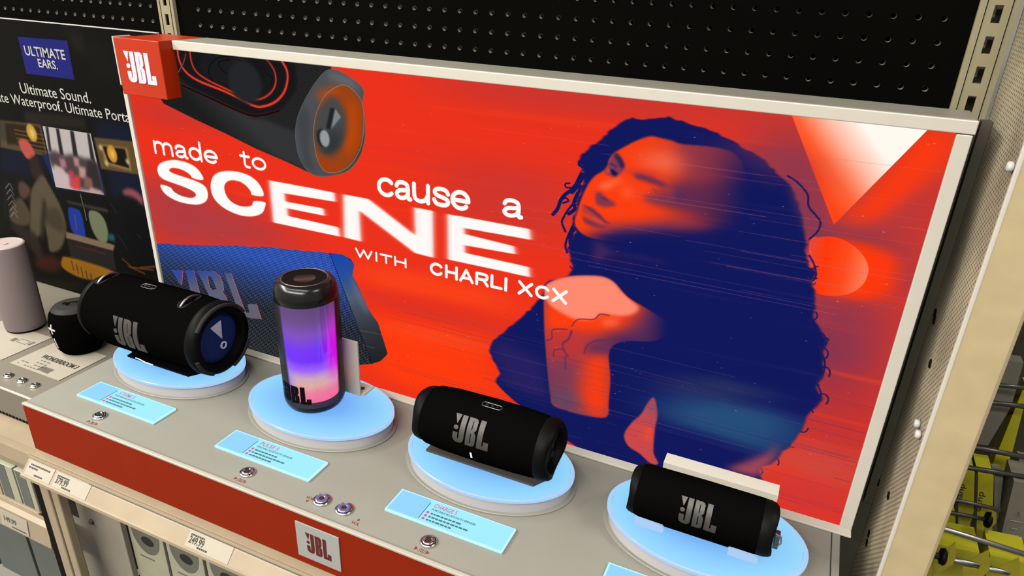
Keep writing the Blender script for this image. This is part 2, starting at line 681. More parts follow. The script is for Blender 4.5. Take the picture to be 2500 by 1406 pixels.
A.fill([(455.5, 143.3), (696.2, 151.6), (728.2, 34.7), (546.7, 10.7), (465.6, 36.0)], (255, 60, 14), .95, blur=(30, 14))
A.fill([(511.1, 134.1), (696.4, 144.5), (696.8, 130.2), (518.3, 117.0)], (255, 92, 48), .5, blur=(40, 8))
# right field behind the woman
A.fill([(1025.5, 509.5), (1222.0, 516.1), (1222.2, 20.1), (1155.5, 70.6), (1072.4, 377.7)], (170, 58, 66), 1, blur=(45, 30))
A.fill([(1025.5, 509.5), (1083.3, 507.3), (1138.1, 410.4), (1121.0, 387.0), (1063.1, 427.5)], (134, 56, 80), 1, blur=(25, 20))
A.fill([(1103.0, 409.1), (1168.0, 410.9), (1183.9, 379.0), (1108.0, 384.5)], (112, 54, 86), .9, blur=(30, 8))
A.fill([(1108.9, 309.6), (1185.1, 316.6), (1196.8, 181.9), (1139.8, 176.5)], (110, 50, 90), .85, blur=(30, 30))
A.fill([(1157.0, 212.3), (1222.5, 231.4), (1231.5, 111.6), (1163.4, 133.3)], (206, 48, 42), .9, blur=(40, 20))
A.fill([(1132.4, 109.7), (1221.2, 114.4), (1213.9, 58.5), (1132.1, 55.1)], (214, 82, 66), .9, blur=(45, 12))
A.fill([(1122.1, 51.4), (1223.1, 62.0), (1221.7, -1.5), (1115.2, -1.5)], (206, 56, 56), .9, blur=(40, 10))
rs = np.random.RandomState(11)
for i in range(70):                      # streaks along the print
    x, z = rs.uniform(-60, 1180), rs.uniform(0, 531)
    L, h = rs.uniform(80, 360), rs.uniform(.8, 5)
    c = ((255, 70, 26), (214, 50, 38), (240, 58, 30), (196, 56, 52))[i % 4]
    A.fill([(x, z), (x + L, z), (x + L, z + h), (x, z + h)], c, rs.uniform(.2, .5), blur=(28, 1.2))
# big triangle and dot with their smear to the right
A.ramp([(1193.5, 530.8), (1221.1, 531.8), (1220.4, 491.7), (1177.4, 426.7), (1126.9, 412.3)], [(0, (255, 58, 14)), (.5, (245, 58, 24)), (1, (168, 60, 64))], [(1163.1, 475.0)][0], [(1211.9, 439.8)][0], blur=(10, 8))
TRI = [(1057.6, 532.3), (1194.0, 531.7), (1126.7, 413.2)]
tm = A.full(TRI)
A.fill(TRI, (255, 82, 34), 1)
A.ramp(TRI, [(0, (255, 60, 14)), (.22, (255, 96, 50)), (.5, (255, 186, 160)), (.8, (255, 250, 240))], [(1087.0, 472.6)][0], [(1152.9, 531.6)][0])
A.fill([(1102.6, 435.6), (1132.8, 415.2), (1148.8, 457.3), (1127.8, 468.0)], (255, 128, 92), .75, blur=(25, 30), clip=tm)
A.ramp([(1129.8, 398.7), (1175.1, 396.3), (1209.1, 383.7), (1221.3, 371.4), (1214.8, 347.3), (1181.1, 327.9), (1145.3, 325.3)], [(0, (255, 56, 12)), (.45, (250, 56, 18)), (1, (172, 56, 62))], [(1172.4, 366.7)][0], [(1217.0, 370.4)][0], blur=(9, 5))
CIR = sm([(1105.4, 388.7), (1115.6, 395.7), (1129.8, 398.7), (1146.9, 394.6), (1163.9, 383.0), (1173.4, 367.9), (1173.0, 349.6), (1163.2, 334.7), (1146.7, 326.6), (1126.6, 325.5), (1114.9, 340.9)])
A.ramp(CIR, [(0, (235, 70, 50)), (.25, (255, 56, 12)), (.6, (255, 74, 28)), (1, (255, 128, 92))], [(1108.8, 363.3)][0], [(1174.3, 365.2)][0])
# hair and body
HAIR = sm([(866.4, 500.2), (875.9, 507.2), (892.6, 507.5), (918.2, 513.2), (938.0, 510.4), (973.9, 502.3), (999.8, 494.4), (1022.8, 484.2), (1042.7, 473.3), (1059.2, 461.4), (1074.2, 447.7), (1087.9, 425.6), (1097.2, 399.1), (1105.9, 370.3), (1111.2, 357.6), (1119.5, 350.6), (1119.0, 338.2), (1126.6, 318.6), (1129.2, 293.8), (1142.2, 274.8), (1149.1, 265.4), (1148.1, 246.2), (1155.7, 221.2), (1151.4, 196.2), (1161.1, 183.1), (1150.7, 159.4), (1146.9, 137.2), (1139.1, 108.9), (1122.1, 71.9), (1108.6, 48.7), (1117.2, 0.3), (996.0, -27.6), (842.3, 1.8), (715.2, 66.1), (712.4, 94.6), (696.8, 121.6), (694.6, 137.5), (709.3, 160.0), (730.6, 184.5), (753.2, 210.5), (767.0, 229.8), (776.1, 251.1), (778.3, 263.3), (804.8, 277.3), (817.4, 295.3), (811.3, 307.7), (812.3, 335.4), (817.1, 347.9), (811.0, 352.6), (815.0, 374.1), (816.2, 392.9), (821.3, 412.0), (820.4, 431.6), (817.2, 439.4), (812.7, 444.7), (821.1, 458.1), (837.7, 474.0), (850.4, 487.4)], 4)
rc = np.random.RandomState(5)
HAIR = [(p[0] + rc.uniform(-1.6, 1.6), p[1] + rc.uniform(-1.4, 1.4)) for p in HAIR]     # frizzy outline
A.fill(HAIR, NAVY, 1, blur=(1.2, .4))
bodym = A.full(HAIR, blur=(1, .5))
# smeared right side of the hair
A.fill([(989.8, 499.5), (1066.6, 487.5), (1084.0, 442.8), (1054.0, 460.6), (1023.5, 480.2)], (140, 56, 78), .8, blur=(30, 5))
A.fill([(1067.0, 454.6), (1088.8, 440.3), (1111.4, 414.9), (1104.3, 392.1), (1092.4, 414.9)], (128, 56, 82), .75, blur=(4, 6))
for q in ([(1067.1, 461.9), (1078.4, 456.3), (1091.9, 444.0), (1095.8, 430.2), (1105.9, 420.5), (1112.0, 413.4), (1111.2, 401.7), (1104.5, 391.1)], [(1108.5, 370.8), (1116.9, 358.7), (1120.5, 345.6), (1116.9, 339.5), (1112.4, 343.8)], [(1142.2, 274.8), (1149.7, 265.5), (1146.3, 255.2)], [(1142.4, 256.0), (1153.3, 236.1), (1154.1, 216.9), (1149.1, 207.5), (1158.3, 190.3), (1154.5, 172.9)]):
    A.stroke(sm(q, 5, False), 2.2, (36, 28, 88), 1, .8)
for i in range(26):                      # small curls along the hair's right and left edge
    p = HAIR[(60 + i * 4 if i < 18 else len(HAIR) - 60 + (i - 18) * 5) % len(HAIR)]
    r_ = rc.uniform(3, 7)
    a0 = rc.uniform(0, 360)
    A.stroke(arcpts(p[0], p[1], r_, r_ * 1.3, a0, a0 + rc.uniform(120, 260), 10), rc.uniform(1.0, 2.2), (26, 26, 90), .9, .6)
for i in range(30):                      # faint strands inside the hair
    x, z = rc.uniform(880, 1120), rc.uniform(150, 500)
    A.fill([(x, z), (x + 90, z - 1), (x + 90, z + rc.uniform(1, 4)), (x, z + 2)], (60, 40, 100), rc.uniform(.1, .4), blur=(24, 1), clip=bodym)
# loose curls beside the face
for q, wd in (([(823.1, 455.5), (815.9, 445.4), (813.6, 439.9), (819.3, 436.8)], 3), ([(803.3, 413.2), (797.2, 411.6), (798.2, 407.0), (804.5, 407.3)], 2.2), ([(810.8, 406.3), (800.2, 399.2), (792.5, 388.4), (788.5, 375.2), (782.6, 366.5)], 5),
              ([(792.5, 388.4), (799.3, 392.2), (803.1, 388.7), (795.6, 384.7)], 2.5), ([(813.4, 390.4), (804.6, 377.9), (798.4, 365.7), (796.2, 356.8), (802.1, 345.1)], 3), ([(815.3, 401.6), (810.9, 387.2), (812.9, 379.3), (805.1, 371.0)], 5),
              ([(812.4, 368.1), (813.7, 359.9), (812.0, 355.4), (806.1, 338.7), (803.5, 325.2), (806.4, 315.5)], 3.2), ([(812.3, 351.2), (809.9, 336.5), (813.5, 316.9)], 6), ([(818.8, 426.2), (813.1, 412.0), (806.9, 403.0)], 8), ([(818.7, 411.5), (816.6, 403.1)], 4)):
    A.stroke(sm(q, 5, False), wd, NAVY, 1, .6)
# neck and collar
A.fill([(844.3, 341.4), (865.0, 339.6), (898.5, 334.7), (949.1, 327.9), (913.9, 326.4), (870.3, 323.4), (849.2, 307.5), (844.4, 318.3)], (72, 40, 88), .9, blur=(6, 3))
A.fill([(849.0, 309.4), (863.0, 322.0), (885.0, 324.4), (914.5, 320.8), (900.8, 314.1), (871.4, 312.0)], (30, 26, 88), .9, blur=(3, 2))
# face
FACE = sm([(902.0, 487.9), (885.5, 480.2), (871.3, 470.7), (863.0, 464.6), (857.7, 459.5), (853.3, 451.2), (852.3, 444.1), (846.8, 436.2), (838.7, 430.2), (832.7, 423.0), (828.0, 414.3), (823.5, 402.9), (819.7, 390.0), (817.3, 377.3), (814.3, 365.6), (814.9, 358.0), (818.6, 352.4), (826.8, 346.5), (839.7, 343.5), (863.1, 344.4), (890.0, 346.0), (928.3, 356.0), (978.6, 358.8), (1024.1, 378.0), (1041.4, 412.8), (1023.0, 453.8), (1007.6, 477.8), (983.7, 484.1), (942.8, 483.0), (930.4, 485.8), (915.6, 487.4)], 4)
GX, GZ = A.grid()
def fade(p0, p1):
    a, b = p0[0], p1[0]
    t = np.clip((GX - a) / (b - a), 0, 1)
    return (1 - t * t * (3 - 2 * t))[..., None].astype(np.float32)


fm = A.full(FACE, blur=.7) * fade([(919.0, 430.8)][0], [(1034.1, 448.3)][0])
A.fill(FACE, ORNG, 1, blur=.7, clip=fade([(919.0, 430.8)][0], [(1034.1, 448.3)][0]))
F = lambda pts, rgb, a=1, b=3: A.fill(pts, rgb, a, blur=b, clip=fm)
F([(939.9, 495.1), (1048.5, 497.1), (1056.9, 451.7), (943.2, 435.7), (952.7, 445.9), (951.4, 464.1), (940.8, 479.7)], (150, 58, 74), 1, (12, 4))
F([(969.9, 498.8), (1059.0, 498.4), (1068.0, 451.0), (978.6, 441.1)], (88, 46, 88), 1, (50, 12))
F([(911.9, 406.4), (937.3, 433.6), (945.4, 437.3), (1068.9, 446.4), (1077.6, 400.5), (984.7, 400.5), (947.8, 401.3)], (84, 44, 90), 1, (10, 6))
F([(968.2, 430.8), (1069.7, 441.8), (1081.0, 382.3), (984.9, 399.3)], (34, 30, 92), .95, (30, 10))
F([(861.1, 364.2), (912.8, 377.5), (949.3, 390.5), (1010.2, 390.9), (1081.0, 382.3), (1085.7, 357.6), (878.2, 329.7), (838.4, 341.9), (851.4, 351.3)], (120, 50, 80), 1, (14, 6))
F([(825.5, 345.8), (839.5, 344.9), (888.4, 360.9), (951.7, 372.5), (1081.0, 382.3), (1088.0, 345.1), (851.2, 324.4)], (40, 30, 92), .95, (14, 6))
F([(902.5, 463.6), (932.5, 470.1), (945.6, 462.1), (944.6, 452.1), (922.9, 449.0), (890.8, 455.8)], (255, 132, 98), .95, (14, 9))
F([(842.7, 416.5), (850.2, 421.6), (867.9, 429.5), (875.6, 430.7), (861.2, 418.1), (851.2, 411.2)], (255, 116, 74), .9, (4, 3))
F([(874.3, 418.8), (886.1, 418.0), (887.1, 409.0), (878.2, 406.2)], (255, 120, 76), .8, (5, 5))
F([(874.1, 444.6), (892.1, 444.6), (917.3, 444.4), (930.4, 438.8), (892.9, 437.1), (877.5, 437.4)], (200, 58, 48), .8, (5, 3))
A.fill([(846.7, 343.1), (875.7, 353.7), (927.0, 366.6), (975.8, 378.2), (1048.7, 404.0), (1074.7, 355.4), (878.9, 322.7)], NAVY, .95, blur=(8, 5), clip=bodym)
# near eye
F([(852.7, 450.5), (857.2, 458.1), (863.8, 457.1), (873.0, 449.5), (874.5, 444.0), (871.6, 437.8), (866.3, 432.1), (860.0, 430.3), (853.2, 432.3), (847.3, 435.6), (851.7, 440.7)], (132, 58, 80), 1, 1.4)
F([(857.0, 460.0), (863.2, 462.4), (869.6, 456.7), (874.4, 448.4), (873.3, 442.9), (869.7, 443.9), (864.3, 452.1)], (44, 32, 88), .95, 1.4)
F([(852.4, 446.6), (858.2, 448.1), (865.1, 444.6), (864.6, 442.6), (858.4, 445.6)], (60, 36, 86), .9, .8)
F([(852.3, 440.8), (856.3, 440.8), (858.0, 437.1), (854.3, 434.0), (850.2, 435.4)], (200, 72, 62), .9, 1)
F([(856.0, 441.0), (860.9, 440.1), (867.3, 435.9), (863.8, 431.8), (859.7, 432.9), (856.9, 437.0)], (22, 24, 86), 1, .8)
# far brow and eye
F([(885.7, 438.6), (896.5, 439.5), (911.9, 437.3), (926.2, 433.1), (936.4, 426.4), (925.7, 427.3), (906.5, 430.2), (890.9, 432.9)], (92, 46, 86), .95, 2.2)
F([(889.5, 422.4), (902.4, 421.8), (903.6, 411.6), (898.5, 410.8)], (240, 66, 34), .8, 2)
F([(901.0, 411.2), (914.7, 414.7), (939.6, 416.1), (946.7, 409.5), (922.4, 403.6), (906.8, 405.6)], (130, 54, 78), .9, 3)
F([(912.2, 424.6), (917.6, 421.6), (922.0, 417.1), (919.3, 418.0), (913.8, 421.7)], (140, 52, 70), .9, .8)
F([(925.8, 426.7), (937.1, 425.9), (939.5, 417.4), (930.4, 419.8)], (215, 62, 52), .8, 4)
# nose, lips
F([(840.1, 407.5), (846.2, 407.8), (855.4, 401.9), (863.1, 398.5), (869.5, 394.9), (863.9, 391.2), (853.3, 388.8), (842.4, 390.4), (839.7, 397.4)], (128, 54, 76), 1, 1.6)
F([(844.7, 401.5), (852.1, 401.4), (857.9, 397.6), (852.4, 398.8)], (84, 40, 82), .9, .9)
F([(822.7, 387.1), (831.8, 385.9), (840.3, 383.2), (849.0, 377.2), (856.4, 370.9), (864.9, 366.9), (856.9, 366.2), (846.8, 372.0), (836.6, 377.8), (826.5, 383.6)], (100, 46, 80), 1, 1.1)
F([(824.2, 386.0), (836.6, 377.8), (849.5, 371.8), (861.0, 365.6), (844.4, 368.1), (830.1, 373.9), (822.9, 376.8)], (172, 60, 66), .9, 1.5)
F([(823.1, 371.3), (833.3, 369.0), (847.5, 364.5), (861.3, 362.8), (853.5, 358.7), (839.7, 359.0), (828.3, 362.5)], (120, 52, 76), 1, 1.5)
F([(830.0, 375.3), (844.1, 370.8), (855.5, 366.0), (844.4, 368.1)], (216, 84, 66), .8, 1)
# shoulder and arm
SH = sm([(776.6, 248.3), (779.5, 261.3), (795.4, 273.3), (815.8, 282.2), (847.3, 289.6), (865.1, 290.4), (877.9, 285.2), (890.1, 273.8), (903.1, 265.0), (930.4, 254.8), (962.3, 238.9), (944.2, 212.6), (901.1, 201.3), (880.4, 180.7), (886.2, 135.6), (887.5, 95.6), (886.6, 68.2), (852.8, 61.0), (822.7, 60.8), (802.0, 63.5), (797.0, 81.8), (791.1, 113.5), (783.1, 170.6), (778.9, 211.1)], 4)
sf = fade([(899.6, 215.8)][0], [(961.2, 231.4)][0])
A.fill(SH, (150, 56, 72), 1, blur=.8, clip=sf)
sh = A.full(SH, blur=.8) * sf
G = lambda pts, rgb, a=1, b=3: A.fill(pts, rgb, a, blur=b, clip=sh)
G([(776.2, 235.8), (800.5, 233.9), (892.1, 285.9), (927.7, 258.9), (919.9, 233.1), (877.9, 205.4), (813.3, 188.9), (782.3, 175.7)], (255, 62, 16), 1, (8, 8))
G([(920.9, 262.0), (971.0, 252.8), (976.7, 211.3), (902.2, 191.6), (912.1, 223.9)], (78, 42, 92), .95, (18, 8))
G([(877.9, 205.4), (975.4, 220.7), (979.9, 187.7), (878.6, 175.1)], (60, 36, 92), .95, (14, 8))
PALE = sm([(776.6, 248.3), (779.5, 261.3), (795.4, 273.3), (815.8, 282.2), (847.3, 289.6), (865.1, 290.4), (877.9, 285.2), (890.1, 273.8), (903.1, 265.0), (915.1, 255.9), (908.6, 245.3), (892.8, 237.9), (872.7, 235.7), (861.5, 233.0), (853.2, 222.9), (830.3, 217.3), (813.5, 219.5), (786.2, 230.6)], 4)
G(PALE, (255, 138, 112), 1, 2.2)
G([(866.6, 227.4), (888.7, 234.0), (887.6, 222.7), (867.8, 215.3)], (255, 110, 80), .8, 4)
G([(781.5, 188.5), (822.4, 196.3), (855.3, 199.6), (844.0, 165.8), (826.3, 145.1), (795.1, 131.1), (786.5, 147.6)], (196, 54, 50), .85, (8, 6))
G([(787.0, 139.6), (835.5, 153.0), (852.9, 59.7), (799.7, 59.9)], (124, 60, 84), .95, (12, 12))
G([(790.0, 91.0), (844.9, 96.3), (852.9, 59.7), (802.2, 60.7)], (96, 72, 96), .8, (12, 10))
G([(845.1, 153.0), (858.0, 169.6), (881.1, 173.2), (887.4, 109.2), (889.0, 68.4), (857.8, 61.2), (844.9, 96.3)], (255, 62, 16), 1, (12, 6))
G([(844.0, 165.8), (852.0, 183.4), (869.8, 194.4), (892.7, 195.4), (880.9, 175.7), (862.6, 170.8)], (104, 48, 84), .9, (4, 5))
for q, wd in (([(821.8, 203.8), (830.3, 217.3), (853.2, 222.9), (861.5, 233.0), (875.1, 234.3)], 2), ([(785.0, 171.1), (793.3, 177.2), (793.6, 191.6), (815.1, 197.5)], 2.4), ([(822.4, 196.3), (818.6, 182.5), (810.8, 172.6), (812.8, 162.6), (819.6, 153.9)], 3.4), ([(797.7, 148.0), (798.3, 158.8), (810.3, 163.3)], 2.2), ([(815.9, 152.9), (817.5, 131.9)], 2.6), ([(844.0, 165.8), (847.6, 179.7), (860.8, 190.8), (878.9, 195.6)], 3)):
    A.stroke(sm(q, 4, False), wd, (112, 44, 78), .8, 1.2, clip=sh)
FING = sm([(949.8, 122.2), (955.0, 116.5), (960.1, 94.0), (959.2, 69.3), (961.4, 36.6), (963.9, 26.1), (971.3, 13.1), (960.0, 9.8), (942.0, 21.3), (924.4, 28.8), (916.0, 46.4), (924.6, 70.3), (936.5, 89.2), (942.5, 107.2)], 4)
A.fill(FING, (205, 72, 72), 1, blur=.8)
A.fill([(945.4, 72.9), (957.8, 66.0), (955.3, 48.5), (946.0, 48.1)], (240, 74, 54), .8, blur=3)
# lower sleeve lines and teal smear
A.fill([(696.4, 138.0), (709.4, 155.4), (780.8, 137.5), (793.9, 65.4), (721.2, 77.7)], (52, 38, 98), .6, blur=(10, 8), clip=bodym)
A.fill([(961.7, 117.3), (1010.2, 145.5), (1147.7, 150.1), (1148.5, 112.1), (1114.8, 73.8), (1055.2, 89.1), (965.5, 86.7)], (44, 92, 130), .8, blur=(30, 8), clip=bodym)
A.fill([(955.3, 137.7), (1023.2, 179.2), (1109.1, 179.5), (1078.4, 161.9), (975.2, 130.4)], (52, 62, 98), .7, blur=(30, 5), clip=bodym)
A.fill([(1088.8, 59.9), (1113.2, 82.2), (1123.2, 103.4), (1122.1, 71.9), (1106.8, 38.8), (1063.5, 36.8)], (190, 80, 84), .8, blur=(5, 4))
rng = np.random.RandomState(3)
for i in range(90):                      # fine film scratches running along the print
    x, z = rng.uniform(480, 1220), rng.uniform(4, 190) if i % 3 else rng.uniform(190, 500)
    L = rng.uniform(60, 420)
    c = ((196, 104, 124), (120, 70, 120), (40, 34, 104))[i % 3]
    A.stroke([(x, z), (min(x + L, 1218), z + rng.uniform(-.6, .6))], rng.uniform(.25, .6), c, rng.uniform(.25, .6), .3)
for i in range(150):
    x, z = rng.uniform(20, 1210), rng.uniform(10, 520)
    A.stroke([(x, z), (x + rng.uniform(.3, 1.8), z)], .7, (240, 190, 190), rng.uniform(.3, .7), .4)
# --- printed speaker, upper left
GX, GZ = A.grid()
BODY = [(53.3, 478.2), (79.5, 441.2), (144.2, 422.9), (207.6, 407.0), (268.9, 389.9), (329.1, 376.6), (375.8, 364.4), (433.3, 451.1), (428.9, 530.1), (355.4, 531.9), (249.4, 530.8), (68.5, 540.3)]
A.fill(BODY, (36, 36, 38), 1)
bm_ = A.full(BODY)
wx, wz = GX * .94 + GZ * .34, GZ * .94 - GX * .34
knit = np.clip(np.sin(wx * 2.3) * np.sin(wz * 2.3 + .8 * np.sin(wx * 1.1)), -1, 1)
A.blend(bm_, np.clip((34 + 30 * knit) / 255, 0, 1)[..., None] * np.ones(3, np.float32))
A.ramp([(53.3, 478.2), (79.5, 441.2), (228.2, 401.3), (375.8, 364.4), (354.8, 426.5), (256.6, 446.8), (121.6, 476.3), (60.6, 508.0)], [(0, (22, 22, 24)), (1, (70, 71, 74))], [(186.8, 412.8)][0], [(225.1, 459.3)][0], a=.45, blur=3, clip=bm_)
A.fill(sm([(125.3, 544.3), (126.4, 488.0), (179.1, 465.8), (268.2, 441.7), (289.2, 444.8), (324.8, 455.8), (360.2, 491.3), (363.2, 518.1), (350.5, 538.7), (251.7, 544.4)]), (24, 24, 26), 1, blur=2, clip=bm_)
for q, wd, c in (([(130.0, 535.4), (129.6, 518.3), (137.8, 500.2), (163.6, 486.6), (219.2, 474.5), (259.1, 462.8), (274.8, 458.2), (291.1, 458.4), (316.4, 467.2), (336.1, 482.9), (346.1, 501.8), (347.1, 518.1), (338.3, 532.0)], 3.6, (214, 62, 44)),
                 ([(157.6, 537.5), (155.5, 521.9), (160.4, 503.7), (179.6, 491.2), (220.1, 479.3), (252.2, 471.5), (272.2, 468.1), (292.9, 471.0), (312.4, 482.1), (323.2, 496.7), (324.1, 511.7), (317.9, 523.0), (309.2, 531.1)], 2.8, (190, 56, 42)),
                 ([(128.1, 475.3), (178.5, 462.5), (256.1, 443.5), (289.2, 444.8), (324.8, 455.8)], 2.6, (14, 14, 15)), ([(146.5, 525.9), (137.9, 511.2), (123.6, 495.7)], 1.3, (90, 90, 90))):
    A.stroke(sm(q, 5, False), wd + 3.5, (96, 24, 20), .5, 3)
    A.stroke(sm(q, 5, False), wd, c, 1, .7)
A.fill(sm([(179.8, 525.4), (176.1, 506.6), (186.8, 495.0), (231.0, 481.9), (252.9, 476.3), (282.2, 480.7), (307.8, 492.3), (319.4, 505.4), (315.5, 519.9), (301.3, 530.5), (221.4, 534.7)]), (27, 28, 30), 1, blur=1.5)
A.fill([(269.6, 530.9), (309.0, 529.6), (316.7, 514.0), (304.2, 495.0), (286.7, 511.5)], (20, 21, 22), .9, blur=5)
A.fill(arcpts(*[(262.7, 492.6)][0], 33, 32, 0, 360, 30), (37, 38, 41), 1, blur=2.5)
for q in ([(236.0, 523.8), (234.7, 528.2), (215.7, 525.9), (196.8, 514.5), (189.9, 500.0), (196.2, 488.0)], [(236.0, 523.8), (219.0, 520.9), (211.5, 514.2), (228.1, 501.8)], [(310.1, 509.0), (317.2, 503.7), (315.8, 493.0)]):
    A.stroke(sm(q, 4, False), 1.4, (10, 10, 11), .9, .6)
CAP = sm([(419.3, 523.6), (439.3, 526.1), (461.8, 518.2), (477.8, 509.0), (483.8, 500.4), (480.8, 485.8), (482.9, 462.7), (483.1, 442.0), (479.9, 426.6), (472.3, 407.3), (456.2, 385.6), (434.5, 372.2), (399.1, 362.5), (377.7, 363.6), (365.7, 372.0), (354.1, 393.0), (352.5, 423.1), (359.3, 448.8), (375.7, 476.4), (397.3, 503.6)])
A.fill(CAP, (76, 79, 83), 1, blur=.5)
cm = A.full(CAP, blur=.5)
A.fill([(421.1, 523.1), (461.8, 518.2), (481.6, 500.2), (455.6, 506.2), (424.0, 514.8)], (112, 116, 122), .8, blur=5, clip=cm)
A.fill([(357.0, 445.4), (377.5, 475.1), (384.0, 445.4), (375.2, 397.5), (387.8, 367.0), (364.8, 373.5)], (66, 68, 72), 1, blur=4, clip=cm)
A.fill([(468.0, 425.1), (482.6, 442.0), (472.2, 405.8), (434.5, 372.2), (439.0, 380.8)], (40, 42, 46), .9, blur=3, clip=cm)
RIM = sm([(437.5, 503.1), (453.8, 506.1), (470.9, 496.3), (480.4, 479.9), (480.2, 447.6), (473.0, 418.1), (454.7, 390.9), (431.0, 374.9), (405.7, 371.2), (391.7, 386.9), (387.5, 413.3), (388.8, 436.8), (397.0, 462.1), (414.3, 487.7)])
A.fill(RIM, (150, 66, 22), 1, blur=1.5)
rm = A.full(RIM, blur=1)
A.fill([(454.3, 488.8), (471.4, 477.5), (468.0, 425.1), (447.8, 399.3), (442.1, 421.8), (451.8, 453.2)], (196, 70, 10), .9, blur=7, clip=rm)
A.fill([(395.8, 488.8), (437.6, 504.5), (440.3, 493.2), (409.5, 475.4)], (190, 74, 16), .9, blur=6, clip=cm)
A.fill([(390.2, 391.5), (412.3, 380.2), (435.9, 389.9), (431.1, 376.5), (399.9, 370.4)], (176, 60, 10), .9, blur=4, clip=rm)
DISC = sm([(421.6, 487.7), (437.8, 484.2), (449.0, 464.8), (449.0, 440.9), (437.9, 415.1), (417.7, 398.4), (398.8, 400.6), (388.9, 418.2), (389.0, 438.4), (399.0, 463.8)])
A.fill(DISC, (70, 72, 74), 1, blur=4)
dm = A.full(DISC, blur=3)
A.fill([(420.8, 434.5), (447.0, 437.6), (429.6, 404.7), (402.2, 396.3), (395.5, 406.5)], (40, 44, 46), .9, blur=10, clip=dm)
A.stroke(RIM + RIM[:1], .9, (150, 142, 134), .8, .6)
A.fill([(423.0, 471.6), (431.2, 470.3), (419.3, 438.9), (411.8, 439.5)], (34, 35, 37), 1, blur=1)
A.fill([(431.2, 470.6), (440.9, 459.5), (421.5, 439.2)], (128, 131, 133), 1, blur=.8)
A.fill(arcpts(*[(403.8, 423.9)][0], 11, 14, 0, 360, 24), (38, 40, 42), 1, blur=.8)
A.fill(arcpts(*[(408.1, 423.4)][0], 9, 13, 0, 360, 24), (150, 152, 154), 1, blur=.8)
A.stroke(CAP + CAP[:1], 1, (120, 118, 116), .5, .6)
# --- printed blue speaker, lower left
BB = [(-1.2, 173.6), (38.1, 181.7), (40.2, 180.1), (151.3, 199.5), (195.8, 207.2), (198.3, 208.9), (211.8, 209.7), (254.2, 215.7), (256.7, 218.0), (276.2, 220.0), (329.2, 225.6), (370.3, 230.7), (400.3, 234.4), (426.7, 236.7), (442.7, 231.8), (448.8, 222.8), (445.5, 212.1), (443.6, 203.0), (451.4, 190.7), (472.0, 148.1), (481.0, 136.7), (489.2, 127.8), (505.5, 74.5), (502.9, 69.1), (490.5, 54.8), (472.1, 44.3), (445.3, 34.5), (392.7, 24.2), (335.2, 6.2), (325.5, -2.6), (200.0, -16.4), (-18.3, -24.0), (-17.5, 104.8)]
A.fill(BB, (30, 44, 110), 1)
bb = A.full(BB)
FAB = [(-0.4, 176.7), (370.7, 235.1), (400.3, 234.4), (474.1, 43.9), (433.7, 13.8), (182.6, -36.2), (-76.2, -38.8)]
fab = A.full(FAB) * bb
t = np.clip(([(127.4, 195.3)][0][1] - GZ) / ([(127.4, 195.3)][0][1] - [(214.0, 14.7)][0][1]), 0, 1)[..., None]
c0, c1 = np.array((34, 74, 178), np.float32) / 255, np.array((14, 16, 22), np.float32) / 255
ground = c0 * (1 - np.clip(t * 1.8, 0, 1)) + c1 * np.clip(t * 1.8, 0, 1)
wv = np.sin((GX + GZ * .75) * 1.35) * np.sin((GX - GZ * .75) * 1.35 + .4)
dots = np.clip((wv - .35) * 3.2, 0, 1)[..., None]
dark = np.clip((-wv - .45) * 2.5, 0, 1)[..., None]
light = np.array((150, 176, 226), np.float32) / 255 * (1 - t) + np.array((190, 194, 198), np.float32) / 255 * t
A.blend(fab, ground * (1 - .6 * dark) * (1 - .62 * dots) + light * .62 * dots)
A.ramp([(400.4, 234.9), (429.7, 237.2), (449.8, 223.3), (443.6, 203.0), (472.0, 149.1), (489.2, 127.8), (507.0, 74.9), (490.4, 53.3), (473.1, 43.6)], [(0, (24, 70, 172)), (.22, (44, 78, 150)), (.4, (82, 92, 112)), (.7, (52, 55, 62)), (1, (34, 34, 38))], [(410.1, 234.2)][0], [(488.7, 58.6)][0], clip=bb)
A.fill([(437.0, 205.1), (449.6, 192.0), (472.0, 148.1), (467.5, 137.1), (448.0, 168.6)], (104, 112, 130), .6, blur=4, clip=bb)
A.stroke([(400.7, 234.1), (473.3, 44.3)], 1.2, (14, 16, 26), .8, .5)
for q in ([(449.7, 103.2), (475.5, 106.0), (498.8, 106.4)], [(458.0, 77.0), (469.9, 76.4), (479.8, 77.1)]):
    A.stroke(q, .6, (130, 132, 138), .6, .4)
for rings in ([[(27.1, 126.4), (56.9, 131.5), (47.3, 98.3), (41.9, 102.2)]], [[(64.3, 134.2), (84.9, 136.5), (92.8, 84.0), (68.2, 90.7)]], [[(94.5, 138.5), (137.0, 146.3), (149.6, 140.4), (154.2, 123.8), (153.8, 113.8), (150.2, 108.1), (157.0, 99.6), (165.2, 64.3), (126.7, 63.2)], [(117.1, 133.9), (127.8, 135.0), (136.6, 110.0), (124.9, 106.2), (118.9, 110.1)]], [[(161.0, 149.8), (177.4, 151.3), (196.8, 85.9), (200.0, 76.7), (209.8, 80.0), (207.7, 96.4), (228.5, 101.3), (236.2, 73.0), (208.0, 68.1), (184.9, 69.0)]]):
    for dx, c in ((1.2, (226, 84, 66)), (0, None)):
        rr = [[(x + dx, z) for x, z in r] for r in rings]
        if c:
            A.fill(rr, c, 1)
        else:
            A.ramp(rr, [(0, (52, 74, 150)), (.35, (92, 94, 118)), (1, (96, 96, 112))], [(117.9, 145.4)][0], [(150.3, 60.7)][0])
